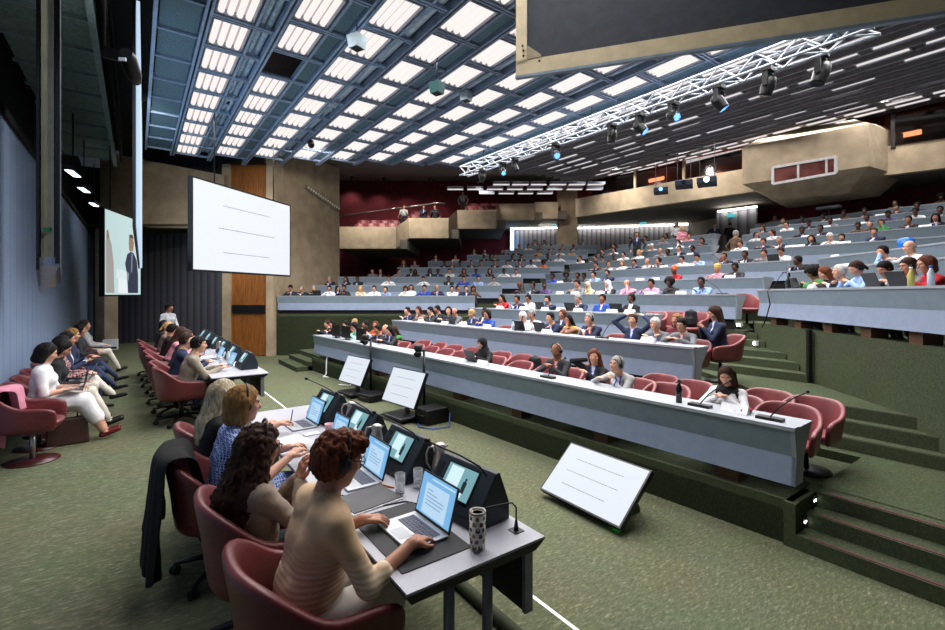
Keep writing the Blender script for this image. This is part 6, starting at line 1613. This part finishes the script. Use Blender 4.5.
def mic(key, px, label, off=.2, dx=.25):
    p, rz = benchtop(key, px, off); t = thing('bench_microphone', label, 'microphone', p, rz, 'gooseneck microphones on the benches')
    MB().box(-.05,.05,-.12,.12,0,.03).build('base', BLACK, t); g = MB().tube([(0,0,.03),(-.01,dx*.3,.15),(-.02,dx*.7,.26),(-.02,dx,.32)], .007, 6).build('gooseneck', BLACK, t); MB().ball((-.02,dx*1.06,.335), .018, 8).build('microphone_head', BLACK, g)
for key, px, l, dx in (('C2',519,'bench microphone left of the white shirts on the second bench',.1),('C2',602,'bench microphone right of the orange tie on the second bench',.2),('C3',640,'bench microphone at the right end of the third bench',-.3),('C4',722,'bench microphone at the right end of the fourth bench',-.35),('R4',773,'first bench microphone on the right front bench',.35),('R4',793,'second bench microphone on the right front bench',-.3),('C6',772-50,'bench microphone on the sixth centre bench',-.3),('C1',548,'bench microphone left of the red tie on the front bench',.3),('C1',700,'bench microphone right of the black bottle',.3),('C1',770,'bench microphone at the right end of the front bench',.3)):
    mic(key, px, l, dx=dx)
for key, px, l in (('C1',346,'first black bench monitor at the far end of the front bench'),('C1',336,'second black bench monitor at the far end of the front bench'),('C1',361,'third black bench monitor at the far end of the front bench')):
    p, rz = benchtop(key, px, .2); t = thing('bench_monitor', l, 'monitor', p, rz, 'monitors on the front bench'); MB().box(-.02,.02,-.26,.26,.05,.38).build('screen', BLACK, t); MB().box(-.1,.1,-.12,.12,0,.015).build('foot', BLACK, t); MB().box(-.01,.01,-.03,.03,.01,.1).build('neck', BLACK, t)
tag(MB().tube([benchtop('R4',772,.02)[0]+Vector((-.03,.03,.0)), benchtop('R4',772,.02)[0]+Vector((-.06,.06,-.02)), rpt(4.36,770)+Vector((0,0,2.2)), rpt(4.30,766)+Vector((0,0,1.9)), rpt(4.30,762)+Vector((0,0,1.72))], .012, 6).build('cable', BLACK), 'black microphone cable hanging over the right front bench', 'cable')
p = Vector((rpt(4.52,760).x, rpt(4.52,760).y, 1.78))
# water cooler bottle
q = rpt(8.0, 906); wc_ = thing('water_cooler', 'blue water cooler bottle standing between the right benches', 'water cooler', (q.x,q.y,2.63))
MB().box(-.17,.17,-.17,.17,0,.62).build('cabinet', WHITE, wc_, bevel=.02); MB().lathe([(.06,.62),(.15,.70),(.155,.82),(.15,.84),(.155,.86),(.15,1.0),(.06,1.04),(0,1.04)], 20).build('bottle', mat('cooler_blue', (.12,.42,.80), .15), wc_)
# sign light on a stand at the top right
q = D(829, 20.6, 5.3); sg = thing('stand_light', 'small lamp on a thin stand between the upper right benches', 'lamp', (q.x,q.y,4.96))
MB().tube([(0,0,0),(0,0,1.25)], .03, 8).build('pole', GREYM, sg); MB().box(-.2,.2,-.42,.42,1.22,1.32).build('head', WHITE, sg)
# exit signs
for px, py, d, l in ((554,225.8,31.2,'small green exit sign left of the pillar'),(643,223.5,30.0,'small green exit sign over the long grey curtain'),(731,215.5,24.6,'small green exit sign over the narrow curtain')):
    q = D(px, d, zat(py, d)); tag(MB().box(q.x-.05,q.x+.05,q.y-.17,q.y+.17,q.z-.08,q.z+.08).build('exit_sign', mat('exit_green', (.25,.70,.72), emit=1.2)), l, 'sign')
# ------------------------------------------------------------------ people on the podium
KNIT = striped_knit(); BLUEP = printed_cloth('blue_white_print', (.13,.24,.58), (.74,.80,.90), 58)
TROU = mat('white_striped_trousers', (.80,.77,.74), .85, var=.05)
JKT = mat('taupe_jacket', (.56,.50,.44), .8, var=.06, bump=.1)
G2 = 'people at the near podium table'
detailed('woman in a beige striped top typing, short auburn hair, headset', (.60,2.13,.45), .03, .0075, KNIT, TROU, 'm', 'wavy', 'r', G2, lean=13, pitch=18, yaw=-4, tunic=True, hr=(.425,-.235,.795), hl=(.34,.11,.80), fr=(.86,.42,-.12), fl=(.94,-.28,-.1), fem=True, sleeve=.66, hs=True, specs=True, topname='sweater', fold=.0016, legs='tuck', wide=1.04, poler=(-.55,-.5,-1), curl=(.30,.40), hvox=.0055)
detailed('woman with long curly dark hair, hands clasped, taupe jacket', (.50,2.76,.45), .05, .0085, JKT, clothm('dark'), 'm', 'curly', 'b', G2, lean=3, pitch=12, yaw=-6, scale=.93, hr=(.29,-.02,.93), hl=(.29,.03,.94), fr=(.25,.25,.95), fl=(.25,-.25,.95), fem=True, sleeve=1.0, tunic=True, topname='jacket', legs='tuck', curl=(.35,.55), specs=True, hs=1.16, hvox=.0065, polel=(.35,.5,-1), poler=(.35,-.5,-1))
detailed('woman in a blue and white patterned dress, straight bob, headset', (.50,3.55,.45), -.02, .009, BLUEP, BLUEP, 'l', 'bob', 'a', G2, lean=7, pitch=8, yaw=4, hr=(.37,-.16,.81), hl=(.42,.12,.79), fem=True, sleeve=.45, topname='dress_top', botname='dress_skirt', legs='tuck', wide=1.16, hs=True, skirt=True, hvox=.006)
_, IB = detailed('woman with long ash blonde hair in black, writing beside her laptop', (.46,4.22,.45), .0, .009, clothm('black'), clothm('dark'), 'l', 'long', 'y', G2, lean=8, pitch=16, yaw=10, scale=.955, hr=(.55,.0,.87), hl=(.46,.2,.83), fr=(.9,.3,.15), fem=True, sleeve=.75, topname='blouse', legs='tuck', hvox=.0065, hairm_=mat('ash_blonde_hair', (.66,.60,.48), .5, var=.3, nscale=70, stretch=(1,1,.2), bump=.3))
W_ = IB['arms'][1][1]*.955; pw = Vector((.46+W_[0]+.115, 4.22+W_[1]+.03, .45+W_[2]-.02))
tag(MB().tube([pw, pw+Vector((.02,.0,.12))], .0045, 6).build('pen', mat('blue_pen', (.12,.18,.55), .4)), 'blue pen held upright by the blonde woman', 'pen')
# far table
G3 = 'people at the far podium table'
detailed('man in a grey beige jacket and headset at the far table', (.60,8.28,.45), .0, .0125, mat('sand_jacket', (.58,.54,.48), .85), clothm('dark'), 'l', 'short', 'k', G3, False, lean=14, pitch=6, yaw=-8, hr=(.46,-.12,.79), hl=(.44,.12,.79), hs=True, topname='jacket', legs='tuck', fold=.003, wide=1.03)
detailed('man in a navy suit and headset at the far table', (.52,9.02,.45), .0, .0125, clothm('navy'), clothm('navy'), 'l', 'short', 'b', G3, False, True, clothm('lightblue'), None, False, lean=12, pitch=4, yaw=-22, hr=(.44,-.10,.79), hl=(.44,.12,.79), hs=True, legs='tuck')
for i, (x, y, kw, l) in enumerate(((.55,9.95,dict(pose='desk',fem=True,top='dark',hair='bob',hc='b',skin='m'),'person in dark clothes with a brown bob, third at the far table'),(.52,10.9,dict(pose='chin',fem=True,top='pink',hair='long',hc='b',skin='m'),'person in pink leaning on one hand at the far table'),(.50,11.8,dict(pose='type',top='black',hair='short',hc='k',skin='m'),'person in black with short dark hair, fifth at the far table'),(.47,12.7,dict(pose='type',fem=True,top='patterned',hair='tail',hc='y',skin='l'),'blond person in a patterned top near the far table end'),(.46,13.6,dict(pose='left',fem=True,top='dark',hair='bob',hc='k',skin='m'),'dark haired person turned aside at the far table end'))):
    person(l, (x,y,.45), 0, vox=.015, suit=False, group=G3, hs=i < 2, **kw)
person('person in white standing at the far end of the podium', (.75,16.3,.45), -1.0, 'standt', True, False, 1.0, .016, top='white', bot='dark', hair='short', hc='k', skin='m', group=G3)
# row along the wall
LTRO = mat('offwhite_trousers', (.80,.77,.72), .85, var=.05)
G4 = 'people sitting along the blue wall'
WHT = mat('white_cotton', (.86,.85,.85), .85, var=.03, bump=.1)
detailed('woman in a white blouse and white skirt with black bob, heels', (-1.0,8.05,.45), .0, .0125, WHT, WHT, 'l', 'bob', 'k', G4, True, lean=4, pitch=22, yaw=8, hr=(.30,-.12,.72), hl=(.36,.06,.72), fem=True, sleeve=.45, topname='blouse', botname='skirt', legs='fwd', skirt=True, hs=True, shoem=mat('red_heel', (.38,.10,.12), .35), fold=.003)
detailed('person in black leaning over a laptop by the wall', (-.98,8.70,.45), .0, .014, clothm('black'), LTRO, 'm', 'bob', 'k', G4, False, lean=10, pitch=34, hr=(.32,-.1,.70), hl=(.34,.08,.70), fem=True, legs='fwd', topname='top', hs=True, fold=.003)
detailed('person in a dark red dotted top with cream trousers by the wall', (-1.0,9.40,.45), .0, .014, printed_cloth('maroon_dots', (.30,.10,.14), (.75,.62,.62), 30), LTRO, 'l', 'bob', 'k', G4, False, lean=6, pitch=10, yaw=6, hr=(.36,-.1,.72), hl=(.36,.1,.72), fem=True, legs='cross', topname='blouse', fold=.003)
detailed('man in a navy suit with clasped hands, second navy figure by the wall', (-1.0,10.25,.45), .0, .014, clothm('navy'), clothm('navy'), 'm', 'short', 'k', G4, False, True, clothm('white'), None, False, lean=4, pitch=6, yaw=10, hr=(.30,.02,.80), hl=(.32,.05,.86), legs='cross')
detailed('person with crossed navy legs and blond hair by the wall', (-1.0,11.3,.45), .0, .014, clothm('navy'), clothm('navy'), 'l', 'bob', 'a', G4, False, lean=2, pitch=10, hr=(.30,-.08,.76), hl=(.32,.06,.76), fem=True, legs='cross', garments=False)
detailed('person with dark hair partly hidden behind the crossed navy legs', (-1.0,12.7,.45), .0, .016, clothm('dark'), clothm('dark'), 'm', 'bob', 'k', G4, False, lean=2, pitch=8, hr=(.30,-.08,.72), hl=(.32,.06,.72), fem=True, legs='chair', garments=False)
detailed('person in a light grey cardigan and cream trousers, last along the wall', (-1.0,14.6,.45), .0, .016, clothm('lightgrey'), LTRO, 'l', 'tail', 'b', G4, False, lean=-2, pitch=4, hr=(.34,-.06,.70), hl=(.36,.06,.70), fem=True, legs='fwd', fold=.003)
laptop('laptop on the lap of the woman in white by the wall', (-.56,8.03,1.16), .0, 100, group='laptops of the people by the wall')
laptop('laptop on the lap of the person in black by the wall', (-.55,8.75,1.15), .0, 112, group='laptops of the people by the wall')
bg = thing('bag', 'dark brown bag on the floor beside the empty wall armchair', 'bag', (-.72,8.0,.45), .1)
MB().hexa([(-.22,-.1,0),(.22,-.1,0),(.22,.1,0),(-.22,.1,0),(-.2,-.06,.34),(.2,-.06,.34),(.2,.06,.34),(-.2,.06,.34)]).build('body', mat('brown_bag', (.22,.13,.10), .5), bg, bevel=.02)
MB().tube([(-.1,0,.33),(-.09,0,.46),(.09,0,.46),(.1,0,.33)], .01, 6).build('handle', BLACK, bg)
# ------------------------------------------------------------------ lamps of the hall, and lamps added for fill
def spot(name, loc, tgt, power, ang=100, col=(1,.96,.9), r=.15, blend=.8):
    l = bpy.data.lights.new(name, 'SPOT'); l.energy = power; l.spot_size = math.radians(ang); l.spot_blend = blend; l.color = col; l.shadow_soft_size = r
    o = bpy.data.objects.new(name, l); COL.objects.link(o); o.location = loc
    o.rotation_euler = (Vector(tgt)-Vector(loc)).to_track_quat('-Z', 'Y').to_euler(); return o
def downlight(label, loc, tgt, power, ang=100, col=(1,.95,.88)):
    t = thing('downlight', label, 'downlight', loc, 0, 'small downlights of the hall')
    d = (Vector(tgt)-Vector(loc)).normalized(); M = d.to_track_quat('-Z','Y').to_matrix().to_4x4()
    MB().lathe([(.09,.0),(.10,.0),(.10,.16),(0,.16)], 14, M=M).build('can', BLACK, t)
    MB().lathe([(0,.02),(.09,.02),(.09,.03),(0,.03)], 14, M=M).build('lamp', mat('downlight_lamp', (1,.97,.92), emit=6), t)
    spot('downlight_source', Vector(loc)+d*.12, tgt, power, ang, col)

dl = 0
for px, py, d, tx, ty, tz, pw, a in ((612,150,24,22,16,7.6,200,90),(668,138,22,22.4,10.5,7.6,170,90),(880,84,16,24,3.4,7.6,140,95)):  # fill lamps added to brighten the right balcony parapet
    p = D(px, d); p = Vector((p.x, p.y, zc(p.x, p.y)+.05)); downlight('added fill lamp under the sloped ceiling, %s from the left' % ORD[dl+1], p, (tx,ty,tz), pw, a); dl += 1
for i, (px, d) in enumerate(((352,26),(384,26.5),(430,27),(478,28))):
    p = D(px, d-1.2); p = Vector((p.x, p.y, zc(p.x,p.y)-.05)); q = D(px+2, 27+i*.5); downlight('small downlight above the stepped balcony, %s from the left' % ORD[i+1], p, (q.x,q.y,5.5+i*.4), 260, 120)
for i, px in enumerate((350,378,406,434)):
    q = D(px, 32.4); p = Vector((q.x, q.y, zat(183, 32.4)+.15)); q2 = D(px, 32.7); downlight('small wall washer on the maroon wall, %s from the left' % ORD[i+1], p, (q2.x, q2.y, 4), 60, 110)
for i, (x, y, tx, ty) in enumerate(((4.4,14.6,6.2,19.0),(.12,13.4,.2,17.8))):  # fill lamps added to brighten the far concrete walls
    downlight('added fill lamp under the front grid aimed at the concrete wall, %s' % ('right one','left one')[i], (x,y,HC-.25), (tx,ty,5.2), 260, 95)

downlight('added blue-white fill lamp out of view, aimed at the left wall', (1.35,2.4,HC-.1), (-1.35,7.5,4.0), 300, 65, (.72,.85,1))  # lamp added out of view to brighten the left wall and screen frame

q = D(567, 30.9); downlight('added fill lamp aimed at the concrete pillar', (D(548,25.5).x, D(548,25.5).y, 8.45), (q.x, q.y, 6.6), 260, 60)  # fill lamp added because the pillar stays dark without it
# ------------------------------------------------------------------ camera, world, colour management
cam = bpy.data.cameras.new('camera'); co = bpy.data.objects.new('camera', cam); COL.objects.link(co)
cam.sensor_fit = 'HORIZONTAL'; cam.sensor_width = 36; cam.lens = FPX/945*36; cam.shift_y = -(315-HY)/945; cam.clip_start = .05; cam.clip_end = 200
co.location = (0,0,EYE); co.rotation_euler = (PI/2,0,-YAW)
SC.camera = co
w = bpy.data.worlds.new('world'); SC.world = w; w.use_nodes = True
w.node_tree.nodes['Background'].inputs['Color'].default_value = (.55,.65,.8,1); w.node_tree.nodes['Background'].inputs['Strength'].default_value = .02
vs = SC.view_settings; vs.view_transform = 'Standard'; vs.look = 'None'; vs.gamma = 1; vs.use_curve_mapping = False; vs.exposure = 0.92
SC.cycles.use_denoising = True
SC.cycles.max_bounces = 6; SC.cycles.diffuse_bounces = 3; SC.cycles.glossy_bounces = 3; SC.cycles.transmission_bounces = 4; SC.cycles.sample_clamp_indirect = 5
